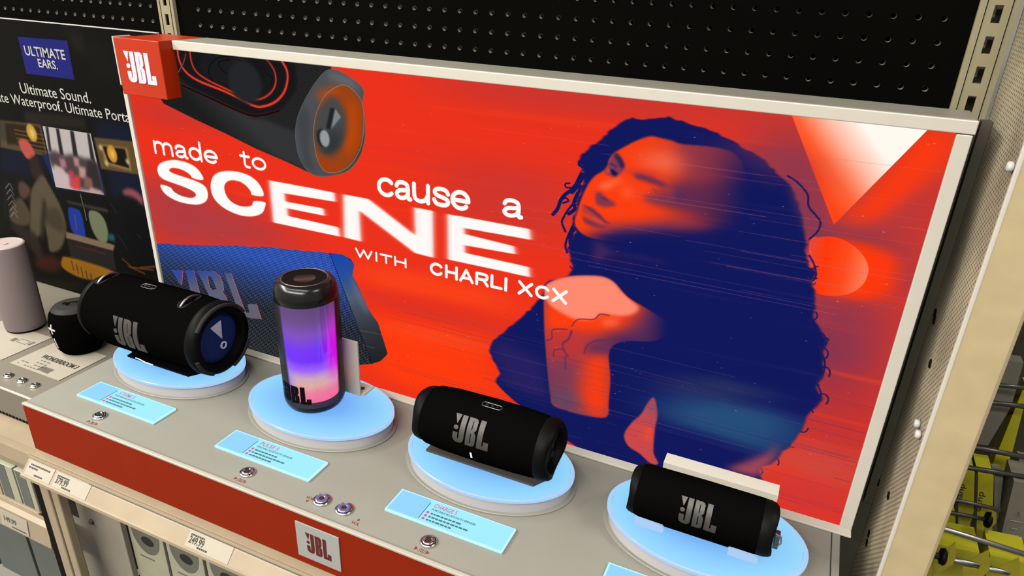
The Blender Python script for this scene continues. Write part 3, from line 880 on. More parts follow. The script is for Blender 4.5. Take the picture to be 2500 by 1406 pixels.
# --- headline with its smear
HS = [sm([(144.0, 318.8), (140.0, 331.2), (127.5, 340.6), (107.9, 345.3), (84.2, 345.6), (62.8, 341.0), (46.2, 333.9), (37.5, 324.2), (37.5, 312.9), (47.2, 305.7), (67.3, 302.5), (92.7, 299.2), (113.2, 295.0), (121.3, 289.5), (115.2, 282.8), (99.9, 280.4), (81.6, 281.7), (67.6, 286.7), (61.4, 293.0), (38.1, 294.3), (41.7, 281.8), (55.2, 273.8), (75.1, 269.1), (97.4, 268.4), (120.1, 270.4), (137.8, 277.1), (147.0, 285.7), (150.0, 297.4), (145.5, 307.9), (128.6, 313.7), (103.8, 317.0), (78.6, 319.7), (67.0, 322.8), (67.9, 327.2), (77.3, 330.7), (92.0, 330.6), (106.0, 327.6), (115.3, 322.9), (120.1, 318.3)], 3)]
A.fill(HS, (255, 252, 250), 1, blur=.5)
HC = [sm([(274.2, 311.1), (272.6, 323.5), (264.2, 334.2), (248.8, 341.9), (228.5, 344.8), (204.5, 343.5), (182.9, 338.2), (167.8, 328.4), (159.3, 312.8), (159.4, 296.1), (167.8, 283.4), (185.6, 273.7), (209.3, 268.4), (230.0, 268.0), (251.2, 272.2), (267.6, 280.6), (274.9, 292.2), (276.0, 300.6), (252.4, 298.6), (247.2, 290.9), (236.3, 286.3), (218.9, 284.8), (202.2, 289.0), (192.3, 298.6), (189.7, 312.0), (195.7, 322.2), (208.7, 328.0), (225.8, 328.4), (239.2, 323.1), (247.4, 315.0), (250.2, 308.9)], 3)]
A.fill(HC, (255, 252, 250), 1, blur=.5)
for q in ([(291.3, 340.1), (418.4, 339.7), (418.9, 325.0), (318.1, 322.9), (318.9, 308.7), (394.5, 309.6), (395.9, 298.0), (320.9, 297.8), (321.2, 284.3), (421.3, 282.7), (423.4, 267.6), (290.2, 267.4)], [(436.8, 339.6), (481.3, 339.7), (565.3, 294.5), (564.7, 339.4), (594.5, 339.5), (595.0, 265.3), (564.6, 266.5), (463.6, 319.1), (463.8, 266.7), (433.2, 267.8)], [(620.8, 338.9), (748.9, 339.3), (751.6, 324.0), (646.7, 322.5), (647.6, 313.0), (726.2, 309.2), (729.1, 297.8), (647.8, 295.8), (648.4, 283.6), (750.6, 282.0), (753.1, 267.2), (621.5, 267.6)]):
    A.fill(q, (255, 250, 246), .98, blur=(5, .4))
    A.fill(q, (255, 252, 250), .75, blur=(1.5, .4))
# small grotesk lettering drawn as strokes, x-height (or cap height) 1
EL = lambda cx_, cy_, rx, ry, a0, a1: arcpts(cx_, cy_, rx, ry, a0, a1, 28)
GLY = {
    'o': (1.14, [EL(.57, .5, .47, .42, 0, 360)]),
    'c': (1.06, [EL(.56, .5, .46, .42, 42, 318)]),
    'e': (1.12, [EL(.56, .5, .46, .42, 0, 318), [(.1, .49), (1.02, .49)]]),
    'd': (1.16, [EL(.52, .5, .42, .42, 0, 360), [(.98, .05), (.98, 1.42)]]),
    'a': (1.06, [sm([(.12, .70), (.22, .86), (.48, .92), (.74, .84), (.82, .62), (.82, .22), (.86, .08), (.96, .08)], 5, False), sm([(.82, .56), (.60, .52), (.28, .46), (.12, .28), (.22, .12), (.46, .08), (.72, .20), (.82, .40)], 5, False)]),
    'm': (1.70, [[(.1, .05), (.1, .95)], sm([(.1, .55), (.2, .82), (.45, .92), (.72, .82), (.8, .55), (.8, .05)], 5, False), sm([(.8, .55), (.92, .82), (1.15, .92), (1.42, .82), (1.5, .55), (1.5, .05)], 5, False)]),
    't': (.80, [sm([(.32, 1.24), (.32, .7), (.32, .28), (.42, .10), (.66, .08)], 5, False), [(.02, .92), (.68, .92)]]),
    'u': (1.16, [sm([(.1, .95), (.1, .5), (.16, .2), (.42, .08), (.74, .16), (.92, .42)], 5, False), [(.94, .95), (.94, .05)]]),
    's': (1.04, [sm([(.92, .70), (.80, .86), (.52, .92), (.22, .86), (.14, .70), (.28, .57), (.55, .50), (.82, .42), (.93, .27), (.82, .13), (.52, .08), (.22, .14), (.10, .32)], 5, False)]),
    'W': (1.75, [[(.06, .95), (.44, .07), (.84, .93), (1.24, .07), (1.62, .95)]]), 'I': (.44, [[(.2, .04), (.2, .96)]]), 'T': (1.2, [[(.04, .91), (1.1, .91)], [(.57, .04), (.57, .9)]]),
    'H': (1.32, [[(.12, .04), (.12, .96)], [(1.12, .04), (1.12, .96)], [(.12, .5), (1.12, .5)]]), 'C': (1.36, [EL(.66, .5, .56, .42, 38, 322)]),
    'A': (1.36, [[(.06, .04), (.62, .93), (1.2, .04)], [(.28, .30), (.98, .30)]]), 'R': (1.3, [[(.12, .04), (.12, .91), (.8, .91)], sm([(.8, .91), (1.06, .84), (1.1, .68), (1.02, .52), (.8, .46)], 5, False), [(.12, .46), (.8, .46)], [(.78, .46), (1.14, .05)]]),
    'L': (1.08, [[(.12, .96), (.12, .09), (1.0, .09)]]), 'X': (1.4, [[(.1, .05), (1.2, .95)], [(.1, .95), (1.2, .05)]]), ' ': (.62, []),
}


def stroke_word(s, pts, top, wd, gap=0.04):
    """pts: left, right, baseline, top (mm); top: height of the tallest letter in units"""
    x0, x1, z0, z1 = pts[0][0], pts[1][0], pts[2][1], pts[3][1]
    adv = sum(GLY[c][0] + gap for c in s) - gap - .08
    kx, kz = (x1 - x0) / adv, (z1 - z0) / top
    x = x0
    for c in s:
        for st in GLY[c][1]:
            A.stroke([(x + p[0] * kx, z0 + p[1] * kz) for p in st], wd * kz, (255, 252, 250), 1, .35)
        x += (GLY[c][0] + gap) * kx


stroke_word('made', [(37.2, 354.5), (182.4, 356.5), (106.7, 351.0), (149.5, 383.9)], 1.45, .22)
stroke_word('to', [(233.7, 372.4), (285.5, 364.7), (256.0, 354.4), (239.4, 381.3)], 1.30, .22)
stroke_word('cause', [(499.4, 360.2), (654.1, 365.5), (576.9, 348.6), (512.6, 377.4)], 1.0, .235)
stroke_word('a', [(706.4, 359.1), (736.6, 356.4), (716.1, 351.7), (720.7, 378.1)], 1.0, .235)
stroke_word('WITH', [(452.5, 244.9), (547.9, 247.3), (500.2, 238.3), (458.5, 253.1)], 1.0, .235, .14)
stroke_word('CHARLI XCX', [(589.4, 242.9), (812.0, 244.1), (713.9, 236.9), (719.7, 257.2)], 1.0, .235, .14)
sign_im = A.image('sign_print')

# ------------------------------------------------------------------ artwork of the neighbouring dark poster (x -620..-16, z -55..541)
U = Print(884, 598, 1.6, (12, 11, 9), x0=-900, z0=-55)
U.fill([(-266.9, 533.1), (-210.6, 532.3), (-206.1, 493.1), (-235.0, 490.9)], (34, 31, 26), .8, blur=6)
U.fill([(-216.2, 514.5), (-148.9, 519.2), (-125.5, 447.8), (-202.8, 448.3)], (20, 20, 17), .8, blur=10)
U.fill([(-227.0, 367.6), (-112.7, 372.8), (-122.1, 154.6), (-226.3, 207.8)], (16, 24, 52), .9, blur=10)
U.fill([(-551.6, 277.4), (-406.8, 269.5), (-426.9, 212.7), (-579.6, 208.9)], (14, 22, 48), .9, blur=8)
U.fill([(-438.2, 360.8), (-256.1, 368.4), (-257.8, 343.8), (-448.4, 334.1)], (44, 38, 30), .8, blur=4)
U.fill([(-402.4, 510.7), (-258.4, 513.7), (-261.4, 440.7), (-403.2, 439.9)], (37, 42, 136), 1)
# gold stereo panels
U.fill([(-529.4, 331.8), (-397.1, 337.9), (-398.5, 269.3), (-555.2, 268.6)], (92, 78, 52), 1, blur=1)
U.fill([(-523.1, 327.3), (-403.0, 332.2), (-403.7, 276.5), (-500.4, 282.4), (-526.1, 279.1)], (42, 28, 16), .9, blur=2)
for k in range(5):
    U.stroke([(-494.8, 307.0), (-405.1, 305.0)][0:1] and [(p[0], p[1] - k * 9) for p in [(-489.5, 315.5), (-397.7, 314.9)]], 3, (120, 84, 44), .8, 1)
U.fill(arcpts(*[(-432.9, 315.8)][0], 16, 19, 0, 360, 24), (214, 168, 60), 1, blur=1)
U.fill(arcpts(*[(-431.8, 314.6)][0], 7, 10, 0, 360, 16), (240, 214, 120), .9, blur=2)
U.fill([(-530.5, 329.0), (-514.6, 328.2), (-525.9, 289.9), (-548.8, 284.3)], (70, 66, 50), 1, blur=2)
U.fill([(-239.9, 330.5), (-128.8, 335.8), (-127.6, 268.9), (-237.9, 265.6)], (104, 82, 50), 1, blur=1)
U.fill([(-224.4, 317.6), (-148.0, 320.1), (-148.5, 273.3), (-221.9, 278.0)], (176, 140, 86), .8, blur=2)
U.fill([(-219.0, 314.6), (-155.5, 317.2), (-153.9, 278.8), (-211.5, 283.2)], (16, 12, 9), 1, blur=1.5)
U.fill(arcpts(*[(-195.7, 302.1)][0], 14, 18, 0, 360, 24), (224, 158, 50), 1, blur=1)
U.fill(arcpts(*[(-194.6, 302.2)][0], 6, 9, 0, 360, 16), (242, 206, 112), .9, blur=2)
for c in ([(-226.3, 311.2)], [(-155.4, 292.2)], [(-217.8, 279.8)]):
    U.fill(arcpts(*c[0], 5, 6, 0, 360, 12), (232, 206, 160), .9, blur=2)
# pinned photograph of friends
U.fill([(-416.9, 272.1), (-395.3, 199.9), (-238.3, 208.4), (-242.5, 280.2), (-276.1, 288.3)], (22, 40, 96), 1, blur=2)
U.fill([(-392.3, 335.2), (-246.8, 337.0), (-245.5, 208.5), (-396.4, 202.5)], (206, 200, 202), 1)
pm = U.full([(-392.3, 335.2), (-246.8, 337.0), (-245.5, 208.5), (-396.4, 202.5)])
V = lambda pts, rgb, a=1, b=2.5: U.fill(pts, rgb, a, blur=b, clip=pm)
for q in ([(-382.6, 335.8), (-374.4, 335.5), (-382.5, 281.9), (-390.5, 280.8)], [(-350.7, 335.8), (-341.4, 335.6), (-345.6, 279.0), (-357.4, 277.4)], [(-308.3, 335.8), (-297.3, 335.9), (-301.5, 277.2), (-315.2, 280.5)], [(-257.5, 337.0), (-250.5, 336.6), (-251.6, 273.8), (-263.4, 282.4)]):
    V(q, (40, 36, 44), 1, 1.2)
V([(-399.6, 277.0), (-373.6, 285.7), (-345.6, 279.0), (-313.5, 285.9), (-285.3, 282.0), (-250.0, 279.2), (-244.3, 212.7), (-322.5, 211.1), (-343.4, 240.0), (-394.0, 248.7)], (74, 60, 66), .95, 4)
V([(-271.0, 281.4), (-244.1, 274.9), (-244.3, 212.7), (-273.3, 213.4), (-288.6, 247.9)], (52, 44, 48), 1, 4)
for q, c in (([(-363.2, 271.4), (-344.3, 271.4), (-344.8, 253.0), (-363.6, 247.7)], (196, 130, 150)), ([(-317.1, 280.2), (-300.6, 279.9), (-302.8, 261.5), (-318.3, 259.3)], (210, 150, 160)), ([(-306.6, 261.0), (-284.4, 261.5), (-292.0, 237.0), (-310.6, 236.9)], (216, 168, 164)), ([(-384.0, 255.4), (-355.6, 248.8), (-352.6, 211.9), (-392.3, 208.5)], (220, 196, 206)), ([(-340.6, 248.3), (-325.8, 247.8), (-330.4, 209.9), (-349.5, 209.7)], (206, 70, 100)), ([(-324.5, 240.1), (-309.7, 239.6), (-316.3, 206.7), (-342.4, 208.1)], (232, 70, 64)), ([(-294.1, 241.9), (-272.7, 239.8), (-275.5, 218.4), (-301.9, 217.0)], (150, 104, 92)), ([(-282.4, 220.0), (-250.3, 217.0), (-249.8, 206.5), (-294.5, 204.8)], (222, 176, 184))):
    V(q, c, .9, 2.5)
# coral leaf, seated people, bottles, crate, rug
U.fill(sm([(-484.4, 292.4), (-458.3, 298.3), (-442.7, 281.9), (-440.6, 266.2), (-463.0, 253.8), (-479.4, 263.7)]), (206, 92, 84), 1, blur=2)
U.fill(sm([(-457.2, 258.6), (-432.2, 262.0), (-433.1, 237.8), (-423.7, 231.0), (-445.6, 214.2), (-465.8, 214.0), (-467.8, 235.6)]), (52, 36, 28), 1, blur=3)
U.fill(sm([(-432.0, 224.4), (-417.2, 204.8), (-407.6, 187.0), (-394.6, 155.7), (-391.8, 116.5), (-407.3, 81.9), (-434.1, 50.2), (-471.8, 36.9), (-469.4, 73.3), (-469.3, 102.8), (-487.2, 76.0), (-530.3, 62.0), (-504.4, 137.4), (-488.6, 174.2), (-466.9, 200.0)]), (98, 86, 68), 1, blur=2.5)
U.fill(sm([(-454.0, 134.4), (-411.4, 152.9), (-396.0, 115.8), (-410.7, 95.9), (-451.8, 105.9)]), (70, 60, 48), .8, blur=5)
U.fill(sm([(-451.9, 163.2), (-445.4, 147.2), (-480.6, 71.2), (-494.0, 68.7)]), (44, 38, 32), .9, blur=4)
U.fill(sm([(-523.4, 191.4), (-504.1, 198.5), (-486.3, 185.8), (-495.2, 167.5), (-520.7, 154.9), (-530.5, 167.6)]), (92, 70, 54), 1, blur=3)
U.fill(sm([(-581.6, 118.6), (-541.9, 154.3), (-521.9, 151.8), (-509.1, 119.2), (-522.9, 93.2), (-565.4, 82.7), (-589.4, 93.5)]), (84, 72, 56), 1, blur=3)
U.fill(sm([(-579.7, 177.2), (-556.7, 192.1), (-539.1, 183.4), (-553.1, 158.3), (-583.3, 136.0), (-605.8, 90.6), (-607.5, 108.3)]), (22, 22, 24), 1, blur=2)
for k in range(6):
    U.stroke([(-573.9, 180.9), (-573.9, 180.9)][:1] and [(p[0] - 2 * k, p[1] - 14 * k) for p in [(-575.3, 172.1), (-556.8, 186.4), (-549.3, 173.3)]], 3, (150, 150, 146), .6, 1.2)
U.fill(sm([(-596.8, 80.1), (-523.1, 81.3), (-499.8, 52.6), (-512.9, 4.2), (-551.5, 39.8)]), (50, 40, 34), .9, blur=5)
U.fill(sm([(-539.6, 2.0), (-479.7, 26.2), (-440.6, 18.9), (-458.4, -9.3), (-521.4, -19.3)]), (76, 30, 22), .9, blur=6)
U.fill(sm([(-372.7, 156.6), (-353.3, 162.6), (-332.6, 155.0), (-332.3, 113.0), (-339.0, 97.5), (-362.9, 96.0), (-378.0, 110.4)]), (28, 62, 172), 1, blur=1.5)
U.stroke([(-354.9, 145.6), (-360.2, 110.8)], 3, (150, 70, 110), .8, 1.5)
U.fill(sm([(-305.6, 162.3), (-276.4, 165.9), (-259.3, 148.4), (-259.5, 115.1), (-274.6, 95.4), (-296.0, 99.9), (-309.2, 125.6)]), (126, 134, 104), 1, blur=1.5)
U.stroke([(-321.0, 197.9), (-318.7, 162.9), (-319.9, 140.5)], 2.2, (150, 148, 140), .9, 1)
U.fill([(-370.0, 176.4), (-243.3, 178.2), (-245.8, 169.7), (-372.0, 170.6)], (70, 66, 58), .9, blur=2)
U.fill([(-257.8, 121.0), (-235.2, 122.4), (-242.1, 104.4), (-264.0, 105.9)], (34, 110, 128), .9, blur=3)
U.fill([(-397.4, 99.7), (-244.2, 97.0), (-254.3, 80.9), (-403.0, 82.7)], (140, 118, 96), 1, blur=1.5)
U.fill([(-401.1, 82.5), (-254.5, 80.0), (-258.3, 32.5), (-402.3, 35.6)], (40, 36, 34), 1, blur=1.5)
U.stroke([(-375.0, 70.5), (-282.4, 68.2)], 4, (96, 36, 32), .7, 2)
U.fill(sm([(-436.2, 25.8), (-410.5, 35.5), (-284.9, 32.8), (-244.2, 15.0), (-368.5, -10.2), (-438.3, 1.0)]), (176, 120, 26), 1, blur=2)
for k in range(5):
    U.stroke([(p[0] + 14 * k, p[1] - 5 * k) for p in [(-403.3, 26.4), (-404.1, 5.1)]], 4, (108, 66, 20), .9, 1.5)
U.fill(sm([(-188.2, 221.5), (-170.7, 234.6), (-146.9, 233.1), (-131.3, 220.2), (-137.1, 203.8), (-161.1, 205.1)]), (160, 84, 100), 1, blur=3)
U.fill(sm([(-227.3, 183.6), (-189.7, 216.1), (-134.9, 199.0), (-123.9, 71.8), (-164.5, 66.3), (-230.1, 67.2), (-238.8, 116.2)]), (13, 15, 20), 1, blur=4)
for q in ([(-229.4, 123.4), (-208.1, 94.1)], [(-219.0, 174.3), (-231.7, 193.5)], [(-168.7, 134.6), (-159.7, 128.1)]):
    U.stroke(q, 2, (50, 60, 76), .7, 1.5)
for q in ([(-230.1, 67.2), (-204.4, 52.4), (-140.9, 59.9)], [(-215.3, 53.0), (-169.7, 45.4)], [(-177.4, 58.0), (-123.9, 71.8)]):
    U.stroke(q, 5, (120, 70, 34), .7, 2.5)
U.fill([(-557.1, -45.9), (-372.0, -21.6), (-474.6, -82.2), (-587.3, -91.3)], (34, 28, 16), .9, blur=6)
poster_im = U.image('poster_print')
# ------------------------------------------------------------------ setting: floor, gondola back, uprights, shelves
tag(obj('wall_back', bx((-3, 1.5, -.95), (4, 1.6, 2.6)), M['wall']), kind='structure')
tag(obj('ceiling', bx((-3, -4, 2.6), (4, 1.6, 2.7)), M['wall']), kind='structure')
tag(obj('floor', bx((-3, -4, -1.05), (4, 1.6, -0.95)), M['floor']), kind='structure')

M['board'] = mat('black_pegboard', (0.0022, 0.0019, 0.0015), 0.7, spec=0.02, noise=0.2, nscale=6)
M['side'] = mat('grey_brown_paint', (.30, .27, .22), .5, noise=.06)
M['holewall'] = mat('raw_hole_rim', (0.42, 0.39, 0.35), 0.4)


def pegboard(name, label, x0, nx, z0, nz, pitch=0.0254, y=0.106, xa=None, xb=None, zb=None):
    """hardboard with real round holes: every cell is a square ring around a short tube"""
    t = thing(name, label, 'pegboard', (x0 + nx * pitch / 2, y, z0))
    bm = bmesh.new()
    hw = bmesh.new()
    r, n = 0.0029, 16
    for i in range(nx):
        for j in range(nz):
            cx, cz = x0 + (i + .5) * pitch, z0 + (j + .5) * pitch
            h = pitch / 2
            sq = []
            for q in range(n):
                a = 2 * PI * q / n
                c, s_ = math.cos(a), math.sin(a)
                k = h / max(abs(c), abs(s_))
                sq.append((cx + c * k, cz + s_ * k))
            out = [bm.verts.new((p[0], y, p[1])) for p in sq]
            inn = [bm.verts.new((cx + r * math.cos(2 * PI * q / n), y, cz + r * math.sin(2 * PI * q / n))) for q in range(n)]
            for q in range(n):
                bm.faces.new((out[q], out[(q + 1) % n], inn[(q + 1) % n], inn[q]))
            a_ = [hw.verts.new((cx + (r + .0004) * math.cos(2 * PI * q / n), y - .0007, cz + (r + .0004) * math.sin(2 * PI * q / n))) for q in range(n)]
            b_ = [hw.verts.new((cx + (r - .0002) * math.cos(2 * PI * q / n), y + .007, cz + (r - .0002) * math.sin(2 * PI * q / n))) for q in range(n)]
            for q in range(n):
                hw.faces.new((a_[q], b_[q], b_[(q + 1) % n], a_[(q + 1) % n]))
    x1, z1 = x0 + nx * pitch, z0 + nz * pitch
    # solid margins round the punched field, and a back sheet
    xa, xb, zb = xa if xa is not None else x0, xb if xb is not None else x1, zb if zb is not None else z1
    for (a, b, c, d) in ((xa, x0, z0, zb), (x1, xb, z0, zb), (x0, x1, z1, zb)):
        if b - a > 1e-4 and d - c > 1e-4:
            add_box(bm, (a, y, c), (b, y + .007, d))
    obj('board', bm, M['board'], t)
    obj('hole_rims', hw, M['holewall'], t, label='grey rims of the punched holes')
    obj('back_sheet', bx((xa, y + .012, z0), (xb, y + .016, zb)), M['gap'], t)
    return t


# right field: columns counted back from the hole nearest the right upright
HX, HZ = 1.1915, 0.5596
pegboard('pegboard', 'black pegboard panel above the red backlit sign', HX - 44.5 * .0254, 45, HZ - 7.5 * .0254, 26, xa=.022, xb=1.222)
pegboard('pegboard', 'black pegboard panel above the dark poster, left of the upright', -1.22, 47, HZ - 7.5 * .0254, 26, xa=-1.22, xb=-.015)


def upright(label, xc, zlo, zhi, z1st):
    t = thing('slotted_upright', label, 'upright', (xc, .11, zlo), group='slotted steel uprights of the shelving')
    hw, sw, sh, p = .0185, .0042, .009, .03175
    bm = bmesh.new()
    y0, y1 = .099, .1015
    # front face as strips round every slot
    zs = []
    z = z1st
    while z - sh > zlo:
        z -= p
    z += p
    add_box(bm, (xc - hw, y0, zlo), (xc - sw, y1, zhi))
    add_box(bm, (xc + sw, y0, zlo), (xc + hw, y1, zhi))
    prev = zlo
    while z + sh < zhi:
        add_box(bm, (xc - sw, y0, prev), (xc + sw, y1, z - sh))
        prev = z + sh
        z += p
    add_box(bm, (xc - sw, y0, prev), (xc + sw, y1, zhi))
    obj('slotted_face', bm, M['upright'], t)
    bm = bmesh.new()
    for s in (-1, 1):
        add_box(bm, (min(xc + s * .0115, xc + s * .0122), y0 - .0007, zlo), (max(xc + s * .0115, xc + s * .0122), y0, zhi))
    obj('groove_line', bm, M['gap'], t, label='dark pressed groove lines')
    bm = bmesh.new()
    add_box(bm, (xc - hw, y1, zlo), (xc - hw + .002, .135, zhi))
    add_box(bm, (xc + hw - .002, y1, zlo), (xc + hw, .135, zhi))
    add_box(bm, (xc - hw, .135, zlo), (xc + hw, .137, zhi))
    obj('channel', bm, M['upright'], t)
    z = z1st - 2 * p
    while z < min(zhi, z1st + 5 * p):
        obj('inner_catch', bx((xc - .006, .118, z - .004), (xc + .001, .122, z + .0065)), M['steel'], t)
        z += p
    return t


upright('slotted beige upright standing behind the red logo box', .0046, -.95, 1.05, .565)
upright('slotted olive beige upright at the top right beside the perforated panel', 1.2395, -.95, 1.05, .6435)

# main shelf with its sloped price rail
SX0, SX1 = .006, 1.2235
t = thing('shelf', 'beige shelf with sloped price rail under the red fronted display', 'shelf', (.63, -.1, -.12))
obj('shelf_deck', bx((SX0, -.312, -.112), (SX1, .098, -.0905), .002), M['beige'], t)
obj('price_rail', xprofile([(-.3105, -.0905), (-.3135, -.0895), (-.3150, -.0935), (-.3135, -.0965), (-.3160, -.0985), (-.3315, -.1150), (-.3345, -.1155), (-.3350, -.1205), (-.3300, -.1215), (-.3110, -.1080)], SX0, SX1), M['beige'], t)
obj('rail_groove', xprofile([(-.3137, -.0938), (-.3156, -.0937), (-.3152, -.0968), (-.3136, -.0967)], .15, SX1 - .002), M['frame_shade'], t, label='olive groove along the rail')

t = thing('shelf', 'beige shelf with plain rounded lip at the left below the pale pink speaker', 'shelf', (-.4, -.1, -.15))
obj('shelf_deck', bx((-.95, -.284, -.140), (-.0045, .098, -.1205), .002), M['beige'], t)
obj('shelf_lip', xprofile([(-.2800, -.1190), (-.2885, -.1185), (-.2905, -.1230), (-.2930, -.1500), (-.2900, -.1640), (-.2860, -.1640), (-.2840, -.1400)], -.95, -.006), M['beige'], t)

t = thing('shelf', 'lower beige shelf edge with a price tag at the left bottom corner', 'shelf', (-.4, -.1, -.26))
obj('shelf_deck', bx((-.95, -.301, -.270), (-.0475, .098, -.2490), .002), M['beige'], t)
obj('price_rail', xprofile([(-.3010, -.2480), (-.3080, -.2470), (-.3160, -.2510), (-.3200, -.2930), (-.3160, -.2990), (-.3060, -.2930), (-.3000, -.2590)], -.95, .0012), M['beige'], t)

# post between the two bays
t = thing('shelf_post', 'cream shelf post with a black channel on its left, at the bottom left', 'post', (.0, -.29, -.95))
obj('black_channel', bx((.0020, -.3180, -.95), (.0180, -.302, -.137)), M['gap'], t)
bm = bx((.0184, -.3190, -.95), (.0400, -.302, -.137), .002)
add_box(bm, (.0420, -.3170, -.95), (.0600, -.302, -.137), .002)
add_box(bm, (.0390, -.3140, -.95), (.0430, -.302, -.137))
obj('post_face', bm, M['beige'], t)
bm = bx((-.0450, -.2625, -.95), (.0360, -.2560, -.137), .001)
add_box(bm, (.0400, -.2660, -.95), (.1215, -.2560, -.137), .001)
obj('side_wall', bm, M['side'], t, label='shaded grey inner wall')
obj('slot', bx((-.0245, -.2632, -.268), (.0025, -.2618, -.160)), M['darkgrey'], t)
obj('screw', lathe([(-.2690, .0045), (-.2670, .0058), (-.2658, .0058)], 'y', (.0430, 0, -.258), 16), M['darksteel'], t)
t = thing('shelf', 'low beige shelf in shadow under the cartons with oval windows', 'shelf', (.6, -.1, -.36))
obj('shelf_deck', bx((.045, -.275, -.462), (1.22, .098, -.440), .002), M['beige'], t)

# ------------------------------------------------------------------ perforated end panel with its front flange
t = thing('end_panel', 'tall beige perforated end panel with flat tan front flange, right of the sign', 'panel', (1.28, 0, -.95))
obj('perforated_sheet', bx((1.2625, -.0795, -.95), (1.2655, .105, 1.05)), M['perf'], t)
obj('front_flange', bx((1.2640, -.0830, -.95), (1.3095, -.0755, 1.05), .0016, 3), M['flange'], t)
obj('highlight_bead', bx((1.2622, -.0838, -.95), (1.2668, -.0785, 1.05), .0012, 2), M['frame'], t)  # white colour paints the highlight along the flange's lit left edge
gm = mat('olive_gap_shade', (.085, .078, .055), .6)  # olive colour stands in for the shade on the upright in this gap
obj('gap_shade_strip', add_box(bx((1.2375, .0720, .0), (1.2490, .0850, .535)), (1.2515, .0720, .0), (1.2620, .0850, .535)), gm, t, label='dark olive strip painted as shade in the gap beside the sign')
obj('lower_gap_shade', bx((1.2240, .0700, -.95), (1.2620, .0850, -.0005)), gm, t)
obj('right_bead', bx((1.3085, -.0838, -.95), (1.3112, -.0740, 1.05), .0008, 2), M['beige'], t)
for p in [(1.2625, 0.0775, 0.0481), (1.2625, 0.0721, 0.0385), (1.2625, 0.0302, -0.0193), (1.2625, 0.0249, -0.0310), (1.2625, -0.0104, 0.0787), (1.2625, 0.0577, 0.3075), (1.2625, 0.0500, 0.3015), (1.2625, -0.0023, 0.2677)]:
    obj('punched_hole', lathe([(-.0013, .0052), (-.0001, .0058)], 'x', p, 12), M['gap'], t)
for i, p in enumerate([(1.2625, -0.0487, 0.2119), (1.2625, -0.0682, 0.2099), (1.2625, -0.0765, 0.5180), (1.2625, 0.0837, 0.3475)]):
    o = obj('plastic_clip', lathe([(-.0065, .0025), (-.0055, .0048), (-.002, .0052), (-.0002, .0036)], 'x', p, 16), M['white'], None, True, loc=p)
    tag(o, ['white plastic clip, upper of the pair low on the perforated panel', 'white plastic clip, lower of the pair low on the perforated panel', 'white plastic clip high on the perforated panel near the right picture edge', 'small white clip halfway up the perforated panel beside the sign'][i], 'clip', 'white clips on the perforated panel')

# ------------------------------------------------------------------ red fronted display plinth
t = thing('display_plinth', 'long grey display plinth with red front under four black speakers', 'display', (.61, -.15, -.09))
plinth = t
obj('top_body', bx((0, -.2945, -.0895), (1.2120, .068, 0), .0015), M['plinth'], t)
obj('end_strip', bx((1.2128, -.2945, -.0895), (1.2225, .068, .0004), .001), M['plinth'], t)
obj('front_panel', bx((.0005, -.2982, -.0898), (1.2225, -.2947, -.0035), .0006), M['red'], t, label='red front panel')
obj('edge_trim', bx((0, -.2990, -.0034), (1.2225, -.2925, .0008), .0012), M['trim'], t, label='pale edge trim')
obj('trim_groove', bx((.002, -.2920, -.0005), (1.212, -.2905, .00025)), M['frame_shade'], t)
lp = obj('logo_plate', bx((.5520, -.3000, -.0765), (.6235, -.2983, -.0165), .0004), mat('grey_white_plate', (0.33, 0.34, 0.33), 0.4), t, label='square grey white plate with dark red lettering')
obj('logo', logo_bm(lambda u, v, h: Vector((.5885 + u, -.3000 - h, -.0465 + v)), .041, .034, .0004), mat('dark_red_ink', (0.10, 0.006, 0.008), 0.5), lp)


def play_symbol(x, y):
    s = .0032
    g = [[[(0, 0), (0, 2 * s), (1.5 * s, s)]], [[(1.9 * s, -.2 * s), (2.1 * s, -.2 * s), (2.6 * s, 2.2 * s), (2.4 * s, 2.2 * s)]], rect(2.9 * s, 0, 3.2 * s, 2 * s), rect(3.6 * s, 0, 3.9 * s, 2 * s),
         [[(4.2 * s, -.2 * s), (4.4 * s, -.2 * s), (4.9 * s, 2.2 * s), (4.7 * s, 2.2 * s)]], [[(5.2 * s, 0), (5.2 * s, 2 * s), (6.7 * s, s)]]]
    g[2], g[3] = g[2], g[3]
    sheet_on('printed_symbol', [r if isinstance(r[0][0], (list, tuple)) else [r] for r in g], (x, y, 0), EX, EY, M['redink'], plinth, .0003)


for p in [(0.1360, -0.2942, 0.0000), (0.4348, -0.2971, 0.0000), (0.7300, -0.2962, 0.0000)]:
    play_symbol(p[0], -.2905 + .003)
for p, tri, up in ((([(0.5492, -0.2786, 0.0000)][0]), 0, True), (([(0.6324, -0.2805, 0.0000)][0]), 1, False)):
    x, y = p[0], p[1]
    text_on('lettering', 'VOL', (x, y + (.006 if up else -.004), 0), EX, EY, .0125, .0048, M['redink'], plinth, .01)
    tr = [(x + .004, y + .004), (x + .0085, y + .004), (x + .00625, y - .0005)] if up else [(x + .004, y + .0035), (x + .0085, y + .0035), (x + .00625, y + .008)]
    sheet_on('printed_symbol', [[tr]], (0, 0, 0), EX, EY, M['redink'], plinth, .0003)

